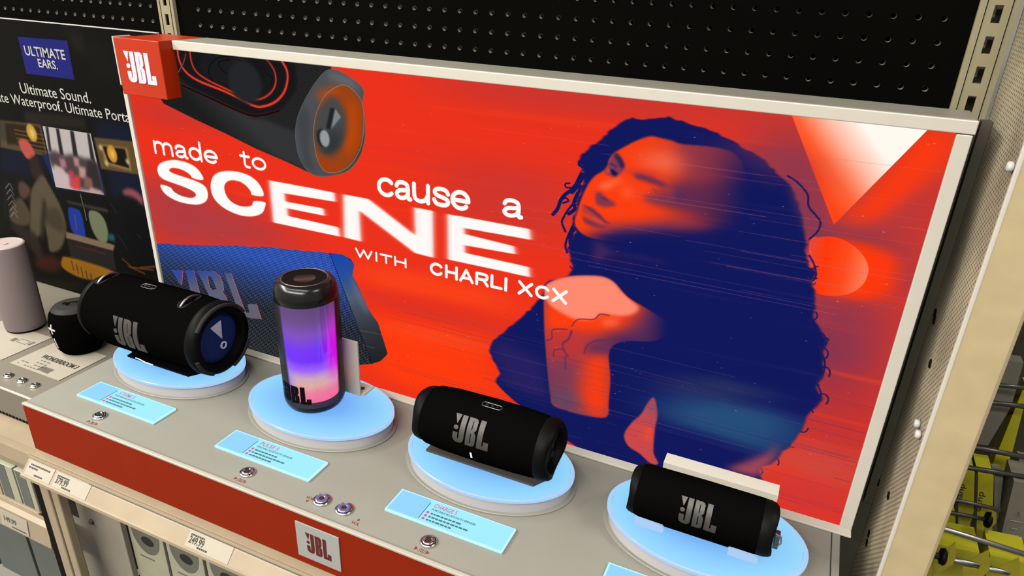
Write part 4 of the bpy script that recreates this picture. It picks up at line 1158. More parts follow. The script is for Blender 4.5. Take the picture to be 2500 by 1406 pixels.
# ------------------------------------------------------------------ backlit sign
sign = thing('backlit_sign', 'large backlit red sign in a white frame, woman in navy print', 'sign', (.61, .03, .0))
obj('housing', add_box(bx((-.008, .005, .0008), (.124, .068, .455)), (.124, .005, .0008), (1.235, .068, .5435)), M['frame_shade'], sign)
uv_panel('printed_panel', 0, 1.22, 0.0035, .531, 0.0, .005, print_mat('sign_print', sign_im, 1.0, 0.0), sign, M['frame'])
obj('frame_top', bx((.1245, -.0045, .5312), (1.2365, .0015, .5455), .0012), M['frame'], sign)
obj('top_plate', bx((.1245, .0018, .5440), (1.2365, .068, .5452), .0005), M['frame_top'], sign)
obj('frame_right', bx((1.2200, -.0040, .0006), (1.2350, .06, .5305), .001), M['frame'], sign)
obj('frame_left', bx((-.0085, -.0040, .0006), (.0005, .06, .4550), .001), M['frame'], sign)
obj('frame_bottom', bx((-.0085, -.0165, .0006), (1.2350, -.0002, .0040), .0008), M['frame'], sign)
# red logo box on the sign's upper left corner
lb = obj('logo_box', add_box(bx((.0245, -.0290, .4560), (.1235, .0045, .5455), .0012), (.0300, .0048, .4562), (.1232, .0670, .5450), .001), M['box_red'], sign, label='orange red box with white letters on the upper left corner')
obj('edge_strip', bx((.0215, -.0295, .4700), (.0243, .0040, .5465), .0008), M['frame'], lb, label='thin white strip on the left edge')
obj('logo', logo_bm(lambda u, v, h: Vector((.0748 + u, -.0290 - h, .5015 + v)), .0645, .0485, .0009), mat('bright_white_letters', (.5, .48, .52), .4, emit=(.9, .85, 1.0), estr=.25), lb)

# ------------------------------------------------------------------ lit pedestals
nt = M['glow'].node_tree                 # edge-lit acrylic: the light is strongest at the rim
tc = nt.nodes.new('ShaderNodeTexCoord')
vm = nt.nodes.new('ShaderNodeVectorMath')
vm.operation = 'MULTIPLY'
vm.inputs[1].default_value = (1 / .1275, 1 / .085, 0)
vl = nt.nodes.new('ShaderNodeVectorMath')
vl.operation = 'LENGTH'
rp = nt.nodes.new('ShaderNodeValToRGB')
rp.color_ramp.elements[0].position, rp.color_ramp.elements[1].position = .35, .93
rp.color_ramp.elements[0].color = (*lin((118, 178, 250)), 1)
rp.color_ramp.elements[1].color = (*lin((150, 218, 255)), 1)
nt.links.new(tc.outputs['Object'], vm.inputs[0])
nt.links.new(vm.outputs[0], vl.inputs[0])
nt.links.new(vl.outputs['Value'], rp.inputs[0])
nt.links.new(rp.outputs[0], nt.nodes['Principled BSDF'].inputs['Emission Color'])
DISC = [(.1400, -.1052), (.4465, -.1052), (.7475, -.1052), (1.0555, -.1052)]
PLAB = ['oval lit pedestal under the largest black speaker, leftmost', 'oval lit pedestal under the glowing violet speaker', 'oval lit pedestal under the speaker with rounded ends, third from left', 'oval lit pedestal under the smallest speaker, rightmost']


def lit_pedestal(c, label):
    x, y = c
    t = thing('lit_pedestal', label, 'pedestal', (x, y, 0), 'oval lit pedestals on the plinth')
    a, k = .1275, .0850 / .1275
    e = lambda pr: auto(obj(*pr), 40)
    e(('base_ring', lathe([(.0003, a * 1.03), (.0018, a * 1.03), (.0026, a * 1.02)], 'z', (x, y, 0), 72, sx=1, sy=k), M['plinth'], t))
    e(('drum', lathe([(.0026, a * .975), (.0190, a * .975)], 'z', (x, y, 0), 72, sx=1, sy=k), M['disc_body'], t))
    e(('rim', lathe([(.0190, a * .985), (.0198, a), (.0238, a), (.0250, a * .985), (.0250, a * .955), (.0243, a * .95)], 'z', (x, y, 0), 72, cap=False, sx=1, sy=k), M['glow_rim'], t))
    e(('lit_top', lathe([(.0225, a * .949), (.0252, a * .947), (.0256, a * .935)], 'z', (x, y, 0), 72, sx=1, sy=k), M['glow'], t))
    return t


for c, l in zip(DISC, PLAB):
    lit_pedestal(c, l)
PZ = .0256

# ------------------------------------------------------------------ backlit information labels
M['label_lit'] = mat('lit_label', (0.03, 0.04, 0.045), 0.35, spec=.2, emit=lin((158, 236, 252)), estr=.95)
M['label_blue'] = mat('lit_label_blue_end', (0.03, 0.04, 0.05), 0.35, spec=.2, emit=lin((142, 210, 252)), estr=.95)
M['label_edge'] = mat('lit_label_edge', (0.05, 0.06, 0.06), 0.3, spec=.2, emit=lin((190, 246, 252)), estr=.95)
M['label_ink'] = mat('teal_print', (0.035, 0.10, 0.13), 0.5, emit=(.02, .10, .14), estr=.5)
M['label_red'] = mat('magenta_print', (0.30, 0.04, 0.12), 0.5, emit=(.35, .08, .22), estr=.6)
LX = [.0590, .3590, .6595, .9590]
LT = ['XTREME 3', 'PULSE 5', 'CHARGE 5', 'FLIP 6']
LL = ['lit pale blue label in front of the largest speaker', 'lit pale blue label in front of the glowing violet speaker', 'lit pale blue label in front of the third speaker', 'lit pale blue label cut off at the bottom picture edge']


def info_label(x, s, label):
    y0, y1 = -.2458, -.2010
    w = .1735
    t = thing('lit_label', label, 'label', (x + w / 2, (y0 + y1) / 2, 0), 'lit information labels on the plinth')
    obj('acrylic_base', bx((x, y0, .0003), (x + w, y1, .0040), .0004), M['label_edge'], t)
    obj('lit_face', bx((x + .002, y0 + .002, .0038), (x + w - .002, y1 - .002, .00425)), M['label_lit'], t)
    obj('picture_field', bx((x + .003, y0 + .003, .0040), (x + .048, y1 - .003, .00435)), M['label_blue'], t)
    obj('divider', bx((x + .0490, y0 + .005, .0040), (x + .0502, y1 - .007, .0045)), M['label_ink'], t)
    text_on('title', s, (x + .0575, y1 - .0135, .00425), EX, EY, .034 if len(s) > 6 else .026, .0075, M['label_red'], t, .012)
    text_on('subtitle', 'PORTABLE BLUETOOTH SPEAKER', (x + .0575, y1 - .0195, .00425), EX, EY, .066, .0036, M['label_ink'], t, .03)
    bm = bmesh.new()
    for k, L in enumerate((.040, .056, .038)):     # illegible lines of small print
        yy = y1 - .0265 - k * .0062
        q = x + .0600
        while q < x + .06 + L:
            d = random.uniform(.003, .007)
            add_box(bm, (q, yy, .00425), (q + d, yy + .0027, .0045))
            q += d + .0011
    obj('small_print', bm, M['label_ink'], t)
    for k in range(3):
        yy = y1 - .0258 - k * .0062
        obj('bullet', lathe([(.00425, .0021), (.0046, .0021)], 'z', (x + .0555, yy + .0008, 0), 12), M['label_red'], t)
    return t


for x, s, l in zip(LX, LT, LL):
    info_label(x, s, l)

# ------------------------------------------------------------------ push buttons


def push_button(x, y, z, r, label, face, group, flat=False):
    t = thing('push_button', label, 'button', (x, y, z), group)
    auto(obj('bezel', lathe([(z + .0002, r * 1.02), (z + .0022, r), (z + .0034, r * .90), (z + .0036, r * .80), (z + .0026, r * .74)], 'z', (x, y, 0), 32, cap=False), M['chrome'], t), 50)
    auto(obj('plunger', lathe([(z + .0003, r * .72), (z + .0040, r * .72), (z + .0050, r * .62), (z + .0052, r * .40), (z + .0046, r * .34), (z + .0044, 0.0006)], 'z', (x, y, 0), 32), face, t), 50)
    obj('dimple', lathe([(z + .0047, r * .30), (z + .0050, r * .26), (z + .0051, r * .05)], 'z', (x, y, 0), 20), M['darkgrey'], t)
    return t


gb = 'chrome push buttons on the long grey plinth'
push_button(.1414, -.2680, 0, .0112, 'chrome push button in front of the leftmost lit label', M['chrome'], gb)
push_button(.4432, -.2680, 0, .0112, 'chrome push button in front of the second lit label', M['chrome'], gb)
push_button(.7409, -.2685, 0, .0112, 'chrome push button in front of the third lit label', M['chrome'], gb)
push_button(.5728, -.2670, 0, .0125, 'violet volume button, left of the pair above the logo plate', M['violet'], gb)
push_button(.6104, -.2680, 0, .0125, 'violet volume button, right of the pair above the logo plate', M['violet'], gb)
# ------------------------------------------------------------------ portable speakers lying along x


def interp(prof, x):
    return float(np.interp(x, [p[0] for p in prof], [p[1] for p in prof]))


def on_cyl(prof, y0, z0, xc, ang):
    """(u along x, v round the body, height) -> point; angle 0 faces the aisle, 90 is the top"""
    def f(u, v, h):
        x = xc + u
        r = interp(prof, x)
        a = math.radians(ang) + v / r
        return Vector((x, y0 - (r + h) * math.cos(a), z0 + (r + h) * math.sin(a)))
    return f


def end_cap(t, xe, sgn, R, rin, depth, y0, z0, face, wave=0.0, nw=3, emblem=None, grips=False):
    """rubber bumper ring, recessed radiator and the emblem on it; sgn +1 looks right"""
    n = 64
    prof = [(0, R * .965), (.004, R * 1.0), (.012, R * .995), (.018, R * .955), (.0215, R * .885), (.0215, rin * 1.06), (.0195, rin), (.0215 - depth, rin * .985)]
    bm = bmesh.new()
    rings = []
    for h, r in prof:
        ring = []
        for i in range(n):
            a = 2 * PI * i / n
            k = h / .0215
            dx = (wave * math.cos(nw * a + .6) - wave) * max(k, 0) if h > .01 else 0
            ring.append(bm.verts.new((xe - sgn * .0215 + sgn * (h + dx), y0 + r * math.cos(a), z0 + r * math.sin(a))))
        rings.append(ring)
    for A_, B_ in zip(rings, rings[1:]):
        for i in range(n):
            bm.faces.new((A_[i], A_[(i + 1) % n], B_[(i + 1) % n], B_[i]))
    bmesh.ops.recalc_face_normals(bm, faces=bm.faces)
    ring = auto(obj('end_ring', bm, M['rubber'], t), 50)
    xd = xe - sgn * depth
    pr = [(xd - sgn * .004, rin * 1.01), (xd, rin * .97), (xd + sgn * .0012, rin * .86), (xd + sgn * .0008, rin * .80), (xd + sgn * .0022, rin * .4), (xd + sgn * .0026, rin * .02)]
    rad = auto(obj('radiator', lathe(pr, 'x', (0, y0, z0), 48), face, t), 40)
    if emblem:
        e = rin
        xx = xd + sgn * .0024
        tri = [(-.30, .52), (.22, .62), (.16, -.12)]
        bm = add_prism(bmesh.new(), [(p[0] * e, p[1] * e) for p in tri], lambda u, v, s: (xx + sgn * s * .0014, y0 + u + .04 * e, z0 + v - .02 * e))
        obj('triangle_emblem', bm, emblem, rad)
        bm = lathe([(xx, .155 * e), (xx + sgn * .0012, .15 * e), (xx + sgn * .0012, .085 * e), (xx + sgn * .0002, .08 * e)], 'x', (0, y0 + .24 * e, z0 - .42 * e), 24, cap=False)
        obj('dot_emblem', bm, emblem, rad)
    if grips:
        for a0, a1 in ((35, 150), (205, 255), (300, 345)):
            pts = []
            for i in range(17):
                a = math.radians(a0 + (a1 - a0) * i / 16)
                pts.append((xe - sgn * .0015, y0 - R * .93 * math.cos(a), z0 + R * .93 * math.sin(a)))
            obj('grip_arc', tube(pts, .0036, 8), M['darkgrey'], ring)
    return ring


def stadium(w, h, n=8):
    r = h / 2
    return [(w / 2 - r + r * math.cos(a), r * math.sin(a)) for a in [(-PI / 2 + PI * i / n) for i in range(n + 1)]] + [(-w / 2 + r + r * math.cos(a), r * math.sin(a)) for a in [(PI / 2 + PI * i / n) for i in range(n + 1)]]


def power_icon(t, prof, y0, z0, xc, ang, w, h):
    f = on_cyl(prof, y0, z0, xc, ang)
    loop = obj('button_outline', tube([f(u, v, .0004) for u, v in stadium(w, h)], .0006, 6, True), M['steel'], t)
    bm = flat_polys(bmesh.new(), [[arcpts(-w * .25, 0, h * .22, h * .22, 0, 345, 14), arcpts(-w * .25, 0, h * .13, h * .13, 0, 345, 14)], rect(-w * .06, -h * .1, w * .08, h * .1), [[(w * .2, -h * .25), (w * .3, 0), (w * .2, h * .25), (w * .26, 0)]]])
    raise_sheet(bm, f, .0006)
    obj('button_marks', bm, M['steel'], loop)


# largest speaker, leftmost
y0, z0 = -.1100, .0925
PX_ = [(-.012, .052), (-.008, .058), (.004, .0615), (.04, .0633), (.12, .0640), (.2, .0632), (.238, .0612)]
t = thing('portable_speaker', 'largest black speaker with blue glow painted on its end face, leftmost on the plinth', 'speaker', (.12, y0, .0256), 'black speakers lying on lit pedestals')
auto(obj('cloth_body', lathe(PX_, 'x', (0, y0, z0), 72), M['cloth'], t), 50)
M['blue_sheen_face'] = mat('radiator_blue_sheen', (0.014, 0.034, 0.17), 0.4, spec=.2)  # blue reflected glow is put into the radiator's base colour
end_cap(t, .2580, 1, .0632, .0455, .016, y0, z0, M['blue_sheen_face'], emblem=M['emblem'], grips=True)
end_cap(t, -.0200, -1, .0590, .0440, .012, y0, z0, M['black'])
lg = logo_bm(on_cyl(PX_, y0, z0, .1150, 2.0), .0690, .0530, .0014, .006)
obj('logo', lg, M['logo'], t)
for xc, a in ((.0080, 86), (.2020, 84)):
    f = on_cyl(PX_, y0, z0, xc, a)
    pts = [f(v, u, .0006) for u, v in stadium(.044, .017)]
    lp = obj('strap_slot', tube(pts, .0009, 6, True), M['darkgrey'], t)
    bm = flat_polys(bmesh.new(), [[[(v, u) for u, v in stadium(.042, .0155)]]])
    for v in bm.verts:
        v.co = f(v.co.x, v.co.y, .0005)
    obj('slot_recess', bm, M['gap'], lp)
    obj('strap_bar', tube([f(.0005, -.021 + .042 * i / 10, .0002 + .0042 * math.sin(PI * i / 10)) for i in range(11)], .0021, 8), M['steel'], lp, True)
power_icon(t, PX_, y0, z0, .1060, 88, .030, .012)
obj('cradle', add_prism(bmesh.new(), [(.058, -.100), (.064, -.1475), (.206, -.1475), (.216, -.132), (.216, -.09)], lambda u, v, s: (u, v, PZ + .0003 + s * .0035)), M['black'], t)
obj('cradle_post', bx((.066, -.140, PZ + .003), (.082, -.120, PZ + .014), .001), M['black'], t)
obj('tether', tube([(.088, -.150, PZ + .006), (.100, -.152, PZ + .0075), (.115, -.153, PZ + .006), (.13, -.1515, PZ + .0045)], .0009, 6), M['ledwhite'], t)

# third speaker
y0, z0 = -.1150, .0765
PC = [(.652, .033), (.655, .0385), (.664, .0425), (.69, .0450), (.75, .0460), (.80, .0452), (.828, .0435), (.836, .0420)]
t = thing('portable_speaker', 'black speaker with bulging rubber ends, third from left on the plinth', 'speaker', (.748, y0, .0256), 'black speakers lying on lit pedestals')
auto(obj('cloth_body', lathe(PC, 'x', (0, y0, z0), 64), M['cloth'], t), 50)
end_cap(t, .8540, 1, .0438, .0315, .013, y0, z0, M['rubber'], wave=.0022, emblem=M['darkgrey'])
end_cap(t, .6420, -1, .0400, .0300, .010, y0, z0, M['rubber'], wave=.002)
obj('logo', logo_bm(on_cyl(PC, y0, z0, .7420, 27), .0560, .0385, .0012, .005), M['logo'], t)
power_icon(t, PC, y0, z0, .7560, 84, .030, .0085)
f = on_cyl(PC, y0, z0, .7440, -19)
obj('charge_light', raise_sheet(flat_polys(bmesh.new(), [rect(-.0013, -.0055, .0013, .0055)]), f, .0006), M['ledwhite'], t)
obj('cradle', add_prism(bmesh.new(), [(.664, -.085), (.6610, -.1390), (.8300, -.1400), (.8420, -.1200), (.842, -.085)], lambda u, v, s: (u, v, PZ + .0003 + s * .0036)), M['cradle'], t)

# smallest speaker, rightmost
y0, z0 = -.1200, .0615
PF = [(.966, .028), (.970, .0322), (.978, .0340), (1.05, .0347), (1.118, .0342), (1.124, .0335)]
t = thing('portable_speaker', 'smallest black speaker held against a pale block, rightmost on the plinth', 'speaker', (1.05, y0, .0256), 'black speakers lying on lit pedestals')
auto(obj('cloth_body', lathe(PF, 'x', (0, y0, z0), 64), M['cloth'], t), 50)
end_cap(t, 1.1390, 1, .0340, .0240, .010, y0, z0, M['rubber'], wave=.0012)
end_cap(t, .9600, -1, .0325, .0240, .010, y0, z0, M['rubber'], wave=.0012)
obj('logo', logo_bm(on_cyl(PF, y0, z0, 1.0490, 24), .0470, .0330, .0011, .004), M['logo'], t)
obj('cradle', bx((.980, -.134, PZ + .0002), (1.122, -.108, PZ + .0011)), M['black'], t)
obj('end_latch', bx((1.1395, -.112, PZ + .001), (1.1460, -.100, PZ + .022), .001), M['steel'], t)
obj('end_hook', tube([(1.139, -.123, .060), (1.146, -.124, .058), (1.147, -.128, .052), (1.143, -.131, .048)], .0011, 6), M['steel'], t)

for k, (xa, xb) in enumerate(((.9740, 1.0105), (1.0905, 1.1260))):
    pr = [(xa, PZ), (xb, PZ), (xb, PZ + .0075), (xb - .004, PZ + .0115), (xa + .006, PZ + .013), (xa, PZ + .010)]
    o = obj('holding_clip', add_prism(bmesh.new(), pr, lambda u, v, s: (u, -.1465 + s * .0045, v)), M['clip'], None, loc=((xa + xb) / 2, -.144, PZ))
    tag(o, ['frosted clip at the front left of the smallest speaker', 'frosted clip at the front right of the smallest speaker'][k], 'clip', 'frosted clips holding the smallest speaker')
t = thing('back_block', 'pale beige block standing behind the smallest speaker', 'block', (1.062, -.08, PZ))
obj('block_body', add_hexa(bmesh.new(), [(.990, -.0830, PZ), (1.134, -.0830, PZ), (1.134, -.060, PZ), (.990, -.060, PZ), (.990, -.0845, .0858), (1.134, -.0845, .0858), (1.134, -.0630, .0862), (.990, -.0630, .0862)]), M['frame'], t)

# glowing upright speaker
cx, cy = .4365, -.1050
t = thing('portable_speaker', 'upright black glass speaker glowing violet and pink, second from left', 'speaker', (cx, cy, PZ))
m = bpy.data.materials.new('glowing_core')
m.use_nodes = True
nt = m.node_tree
nt.nodes.clear()
out = nt.nodes.new('ShaderNodeOutputMaterial')
em = nt.nodes.new('ShaderNodeEmission')
tc = nt.nodes.new('ShaderNodeTexCoord')
sp = nt.nodes.new('ShaderNodeSeparateXYZ')
nt.links.new(tc.outputs['Object'], sp.inputs[0])


def mr(src, a, b):
    n = nt.nodes.new('ShaderNodeMapRange')
    n.interpolation_type = 'SMOOTHSTEP'
    n.inputs[1].default_value, n.inputs[2].default_value = a, b
    nt.links.new(src, n.inputs[0])
    return n.outputs[0]


def mth(op, a, b):
    n = nt.nodes.new('ShaderNodeMath')
    n.operation = op
    for i, q in enumerate((a, b)):
        if isinstance(q, (int, float)):
            n.inputs[i].default_value = q
        else:
            nt.links.new(q, n.inputs[i])
    return n.outputs[0]


def mix(fac, a, b):
    n = nt.nodes.new('ShaderNodeMix')
    n.data_type = 'RGBA'
    nt.links.new(fac, n.inputs[0])
    for i, q in ((6, a), (7, b)):
        if isinstance(q, tuple):
            n.inputs[i].default_value = (*lin(q), 1)
        else:
            nt.links.new(q, n.inputs[i])
    return n.outputs[2]


zz = sp.outputs[2]
n = nt.nodes.new('ShaderNodeMapRange')
n.inputs[1].default_value, n.inputs[2].default_value = .019, .184
nt.links.new(zz, n.inputs[0])
rp = nt.nodes.new('ShaderNodeValToRGB')
stops = [(0, (250, 96, 150)), (.12, (240, 120, 150)), (.21, (222, 172, 165)), (.28, (205, 165, 190)), (.36, (158, 92, 250)), (.46, (112, 22, 255)), (.58, (116, 36, 250)), (.72, (124, 72, 196)), (.86, (104, 66, 138)), (1, (92, 62, 120))]
while len(rp.color_ramp.elements) < len(stops):
    rp.color_ramp.elements.new(.5)
for e, (p, c) in zip(rp.color_ramp.elements, stops):
    e.position = p
    e.color = (*lin(c), 1)
nt.links.new(n.outputs[0], rp.inputs[0])
u = mth('ADD', mth('MULTIPLY', sp.outputs[0], .911), mth('MULTIPLY', sp.outputs[1], .41))
side = mth('MULTIPLY', mth('MULTIPLY', mr(u, .023, .042), .85), mth('MULTIPLY', mr(zz, .030, .075), mth('SUBTRACT', 1.0, mr(zz, .110, .185))))
c = mix(side, rp.outputs[0], (226, 12, 224))
left = mth('MULTIPLY', mr(mth('MULTIPLY', u, -1.0), .012, .036), mth('SUBTRACT', 1.0, mr(zz, .055, .11)))
c = mix(left, c, (120, 116, 250))
nt.links.new(c, em.inputs[0])
em.inputs[1].default_value = 1.0
nt.links.new(em.outputs[0], out.inputs[0])
auto(obj('glowing_core', lathe([(.0440, .034), (.0455, .039), (.0500, .0412), (.2020, .0412), (.2070, .039), (.2085, .034)], 'z', (cx, cy, 0), 64), m, t), 60)

g = bpy.data.materials.new('smoky_glass_shell')
g.use_nodes = True
nt = g.node_tree
b = nt.nodes['Principled BSDF']
b.inputs['Base Color'].default_value = (.004, .004, .005, 1)
b.inputs['Roughness'].default_value = .35
b.inputs['Specular IOR Level'].default_value = .1
tr = nt.nodes.new('ShaderNodeBsdfTransparent')
gl = nt.nodes.new('ShaderNodeBsdfGlossy')
gl.inputs['Roughness'].default_value = .05
lw = nt.nodes.new('ShaderNodeLayerWeight')
lw.inputs['Blend'].default_value = .5
mp = nt.nodes.new('ShaderNodeMapRange')
mp.interpolation_type = 'SMOOTHSTEP'
mp.inputs[1].default_value, mp.inputs[2].default_value = .44, .53
nt.links.new(lw.outputs['Facing'], mp.inputs[0])
m1 = nt.nodes.new('ShaderNodeMixShader')
m1.inputs[0].default_value = .06
nt.links.new(tr.outputs[0], m1.inputs[1])
nt.links.new(gl.outputs[0], m1.inputs[2])
m2 = nt.nodes.new('ShaderNodeMixShader')
nt.links.new(mp.outputs[0], m2.inputs[0])
nt.links.new(m1.outputs[0], m2.inputs[1])
nt.links.new(b.outputs[0], m2.inputs[2])
nt.links.new(m2.outputs[0], nt.nodes['Material Output'].inputs[0])
M['gloss'] = mat('glossy_black', (.008, .008, .0084), .22, spec=.45)
auto(obj('glass_shell', lathe([(.0400, .0470), (.0440, .0474), (.2060, .0478), (.2120, .0476)], 'z', (cx, cy, 0), 72, cap=False), g, t), 60)
auto(obj('base_cup', lathe([(PZ + .0003, .0385), (.0290, .0425), (.0340, .0455), (.0400, .0470), (.0402, .0440)], 'z', (cx, cy, 0), 72), M['gloss'], t), 60)
top = auto(obj('top_cap', lathe([(.2100, .0450), (.2120, .0476), (.2240, .0470), (.2330, .0446), (.2390, .0405), (.2412, .0365), (.2412, .0338), (.2400, .0330)], 'z', (cx, cy, 0), 72), M['gloss'], t), 60)
auto(obj('top_pad', lathe([(.2395, .0322), (.2408, .0318), (.2398, .012), (.2396, .001)], 'z', (cx, cy, 0), 48), M['black'], top), 60)
obj('chrome_ring', tube([(cx + .0335 * math.cos(2 * PI * i / 48), cy + .0335 * math.sin(2 * PI * i / 48), .2412) for i in range(48)], .0006, 6, True), M['steel'], top, True)


def on_can(u, v, h):
    a = math.radians(-88) + u / .0474
    return Vector((cx + (.0478 + h) * math.cos(a), cy + (.0478 + h) * math.sin(a), .0640 + v))


obj('logo', logo_bm(on_can, .0520, .0300, .0008, .005), M['black'], t)
t = thing('angle_bracket', 'pale grey angle bracket screwed down behind the glowing speaker', 'bracket', (.48, -.06, PZ))
obj('upright_plate', bx((.4580, -.0640, PZ + .0004), (.4930, -.0605, .1255), .0006), M['frame'], t)
obj('foot_plate', bx((.4640, -.0604, PZ + .0003), (.4990, -.0320, PZ + .003), .0006), M['frame'], t)
obj('screw', lathe([(PZ + .003, .0036), (PZ + .0044, .0034), (PZ + .0046, .0022), (PZ + .0036, .0020)], 'z', (.4860, -.0470, 0), 18), M['steel'], t)

# ------------------------------------------------------------------ neighbouring display at the left
UZ = -.0550
t = thing('poster_board', 'dark poster board behind the left display, white lettering and photo print', 'poster', (-.32, .092, UZ))
uv_panel('printed_face', -.900, -.016, UZ + .0005, .5410, .0900, .005, print_mat('poster_print', poster_im, 0, .03), t, M['paper'])
obj('white_edge', bx((-.900, .0895, .5410), (-.016, .0955, .5425)), M['white'], t)
W2 = mat('poster_white', (.42, .41, .38), .5)


def poster_text(s, pts, bold, m=W2):
    x0, x1, z0, z1 = pts[0][0] / 1000, pts[1][0] / 1000, pts[2][1] / 1000, pts[3][1] / 1000
    text_on('lettering', s, (x0, .0900, z0), EX, EZ, x1 - x0, z1 - z0, m, t, bold, .0005)


poster_text('ULTIMATE', [(-390.8, 482.8), (-272.9, 480.4), (-388.7, 475.2), (-386.6, 494.0)], .015)
poster_text('EARS.', [(-358.0, 462.0), (-301.7, 461.2), (-358.1, 454.9), (-354.5, 471.6)], .015)
poster_text('Ultimate Sound.', [(-433.5, 407.1), (-225.4, 407.5), (-433.4, 397.2), (-428.9, 419.0)], .004)
poster_text('Ultimate Waterproof. Ultimate Porta', [(-586.1, 392.5), (-124.2, 383.1), (-470.6, 364.9), (-466.4, 392.3)], .004)

t = thing('display_plinth', 'plain grey beige display base at the left under the pale pink speaker', 'display', (-.4, -.08, -.12))
left_base = t
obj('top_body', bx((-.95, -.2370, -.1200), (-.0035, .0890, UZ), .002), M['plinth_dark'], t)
obj('front_edge', bx((-.95, -.2378, UZ - .004), (-.0035, -.2355, UZ + .0004), .0008), M['frame'], t)
bm = bmesh.new()
for k in range(26):
    add_box(bm, (-.115 - k * .0094, -.2376, -.1188), (-.1085 - k * .0094, -.2366, -.1135))
obj('vent_slots', bm, M['gap'], t, label='row of small dark slots along the foot')
cards = (([(-0.2356, -0.1740, -0.0550), (-0.2612, -0.1120, -0.0550), (-0.1221, -0.0817, -0.0550), (-0.0967, -0.1779, -0.0550)], 'printed paper card lying under the small black speaker'), ([(-0.3814, -0.1760, -0.0550), (-0.4231, -0.0959, -0.0550), (-0.2590, -0.0798, -0.0550), (-0.2659, -0.1777, -0.0550)], 'printed paper card lying under the pale pink speaker'))
for k, (q, l) in enumerate(cards):
    x0, x1 = (-.238, -.100) if k == 0 else (-.420, -.262)
    ya, yb = -.1770, -.0760
    c = thing('info_card', l, 'card', ((x0 + x1) / 2, (ya + yb) / 2, UZ), 'printed cards on the left display')
    obj('card_sheet', bx((x0, ya, UZ + .0003), (x1, yb, UZ + .0012)), M['paper'], c)
    if k == 0:
        text_on('title', 'WONDERBOOM 3', (x0 + .030, -.138, UZ + .0012), EX, EY, .098, .0125, M['ink'], c, .035)
        sheet_on('printed_box', [rect(x0 + .066, -.170, x0 + .098, -.156)], (0, 0, UZ + .0012), EX, EY, M['greyink'], c)
    else:
        sheet_on('printed_box', [rect(x0 + .112, -.120, x0 + .140, -.106) + rect(x0 + .1135, -.1185, x0 + .1385, -.1075), rect(x0 + .096, -.122, x0 + .108, -.110), rect(x0 + .144, -.118, x0 + .150, -.104)], (0, 0, UZ + .0012), EX, EY, M['greyink'], c)
        sheet_on('printed_marks', [rect(x0 + .086, -.150, x0 + .096, -.146), rect(x0 + .082, -.160, x0 + .100, -.156), rect(x0 + .085, -.17, x0 + .098, -.166)], (0, 0, UZ + .0012), EX, EY, M['ink'], c)
    bm = bmesh.new()
    for r in range(4):                                      # illegible small print
        q = x0 + .012 + (.03 if k == 0 and r > 1 else 0)
        while q < x1 - .03 - .012 * r:
            d = random.uniform(.004, .010)
            add_box(bm, (q, ya + .006 + r * .0085, UZ + .0012), (q + d, ya + .0085 + r * .0085, UZ + .0014))
            q += d + .003 + (.012 if random.random() < .2 else 0)
    obj('small_print', bm, M['greyink'], c)
for x, l in ((-.1944, 'chrome push button on the left display, farthest left'), (-.1565, 'chrome push button on the left display, middle of three'), (-.1214, 'chrome push button on the left display, nearest the red front')):
    push_button(x, -.2080, UZ, .0092, l, M['chrome'], 'chrome push buttons on the left display')

cx, cy, r = -.3520, -.0680, .0370
t = thing('cylinder_speaker', 'pale pink cylinder speaker standing at the left picture edge', 'speaker', (cx, cy, UZ))
auto(obj('cloth_body', lathe([(UZ + .006, r * .985), (UZ + .010, r), (UZ + .180, r), (UZ + .186, r * .97)], 'z', (cx, cy, 0), 64), M['pink'], t), 50)
auto(obj('base_ring', lathe([(UZ + .0014, r * .90), (UZ + .003, r * .96), (UZ + .0062, r * .985)], 'z', (cx, cy, 0), 64), M['black'], t), 50)
topm = mat('pale_pink_rubber', (.40, .33, .32), .6)
auto(obj('top_rim', lathe([(UZ + .186, r * .972), (UZ + .188, r * .93), (UZ + .1885, r * .86), (UZ + .187, r * .83), (UZ + .187, r * .02)], 'z', (cx, cy, 0), 64), topm, t), 50)
obj('top_button', lathe([(UZ + .187, .006), (UZ + .1885, .0055), (UZ + .1886, .001)], 'z', (cx + .004, cy, 0), 20), topm, t)
obj('side_spine', add_prism(bmesh.new(), [(cx + rr * math.sin(a), cy - rr * math.cos(a)) for rr, a in ((r * .99, 2.30), (r * 1.012, 2.30), (r * 1.012, 2.75), (r * .99, 2.75))], lambda u, v, s: (u, v, UZ + (.006, .182)[s])), M['black'], t)

cx, cy, r = -.1720, -.0740, .0475
t = thing('round_speaker', 'small round black speaker with white plus and minus at the left', 'speaker', (cx, cy, UZ))
PW = [(UZ + .0014, .030), (UZ + .004, .036), (UZ + .014, .0425), (UZ + .045, .0470), (UZ + .065, .0472), (UZ + .082, .0440), (UZ + .092, .0385)]
auto(obj('cloth_body', lathe(PW, 'z', (cx, cy, 0), 64), M['cloth'], t), 60)
auto(obj('top_cap', lathe([(UZ + .092, .0385), (UZ + .0965, .034), (UZ + .098, .026), (UZ + .0985, .002)], 'z', (cx, cy, 0), 64), M['darkgrey'], t), 60)
obj('top_button', lathe([(UZ + .0985, .006), (UZ + .0995, .005)], 'z', (cx - .012, cy - .006, 0), 20), M['black'], t)
obj('hang_loop', tube([(cx + .020, cy + .01, UZ + .097), (cx + .014, cy + .004, UZ + .104), (cx + .004, cy - .004, UZ + .105), (cx - .004, cy - .01, UZ + .0985)], .0016, 8), M['black'], t, True)
wm = mat('white_rubber_marks', (.60, .60, .58), .5)


def on_ball(u, v, h):
    a = math.radians(-96) + u / .047
    z = UZ + .050 + v
    rr = interp(PW, z) + h + .0006
    return Vector((cx + rr * math.cos(a), cy + rr * math.sin(a), z))


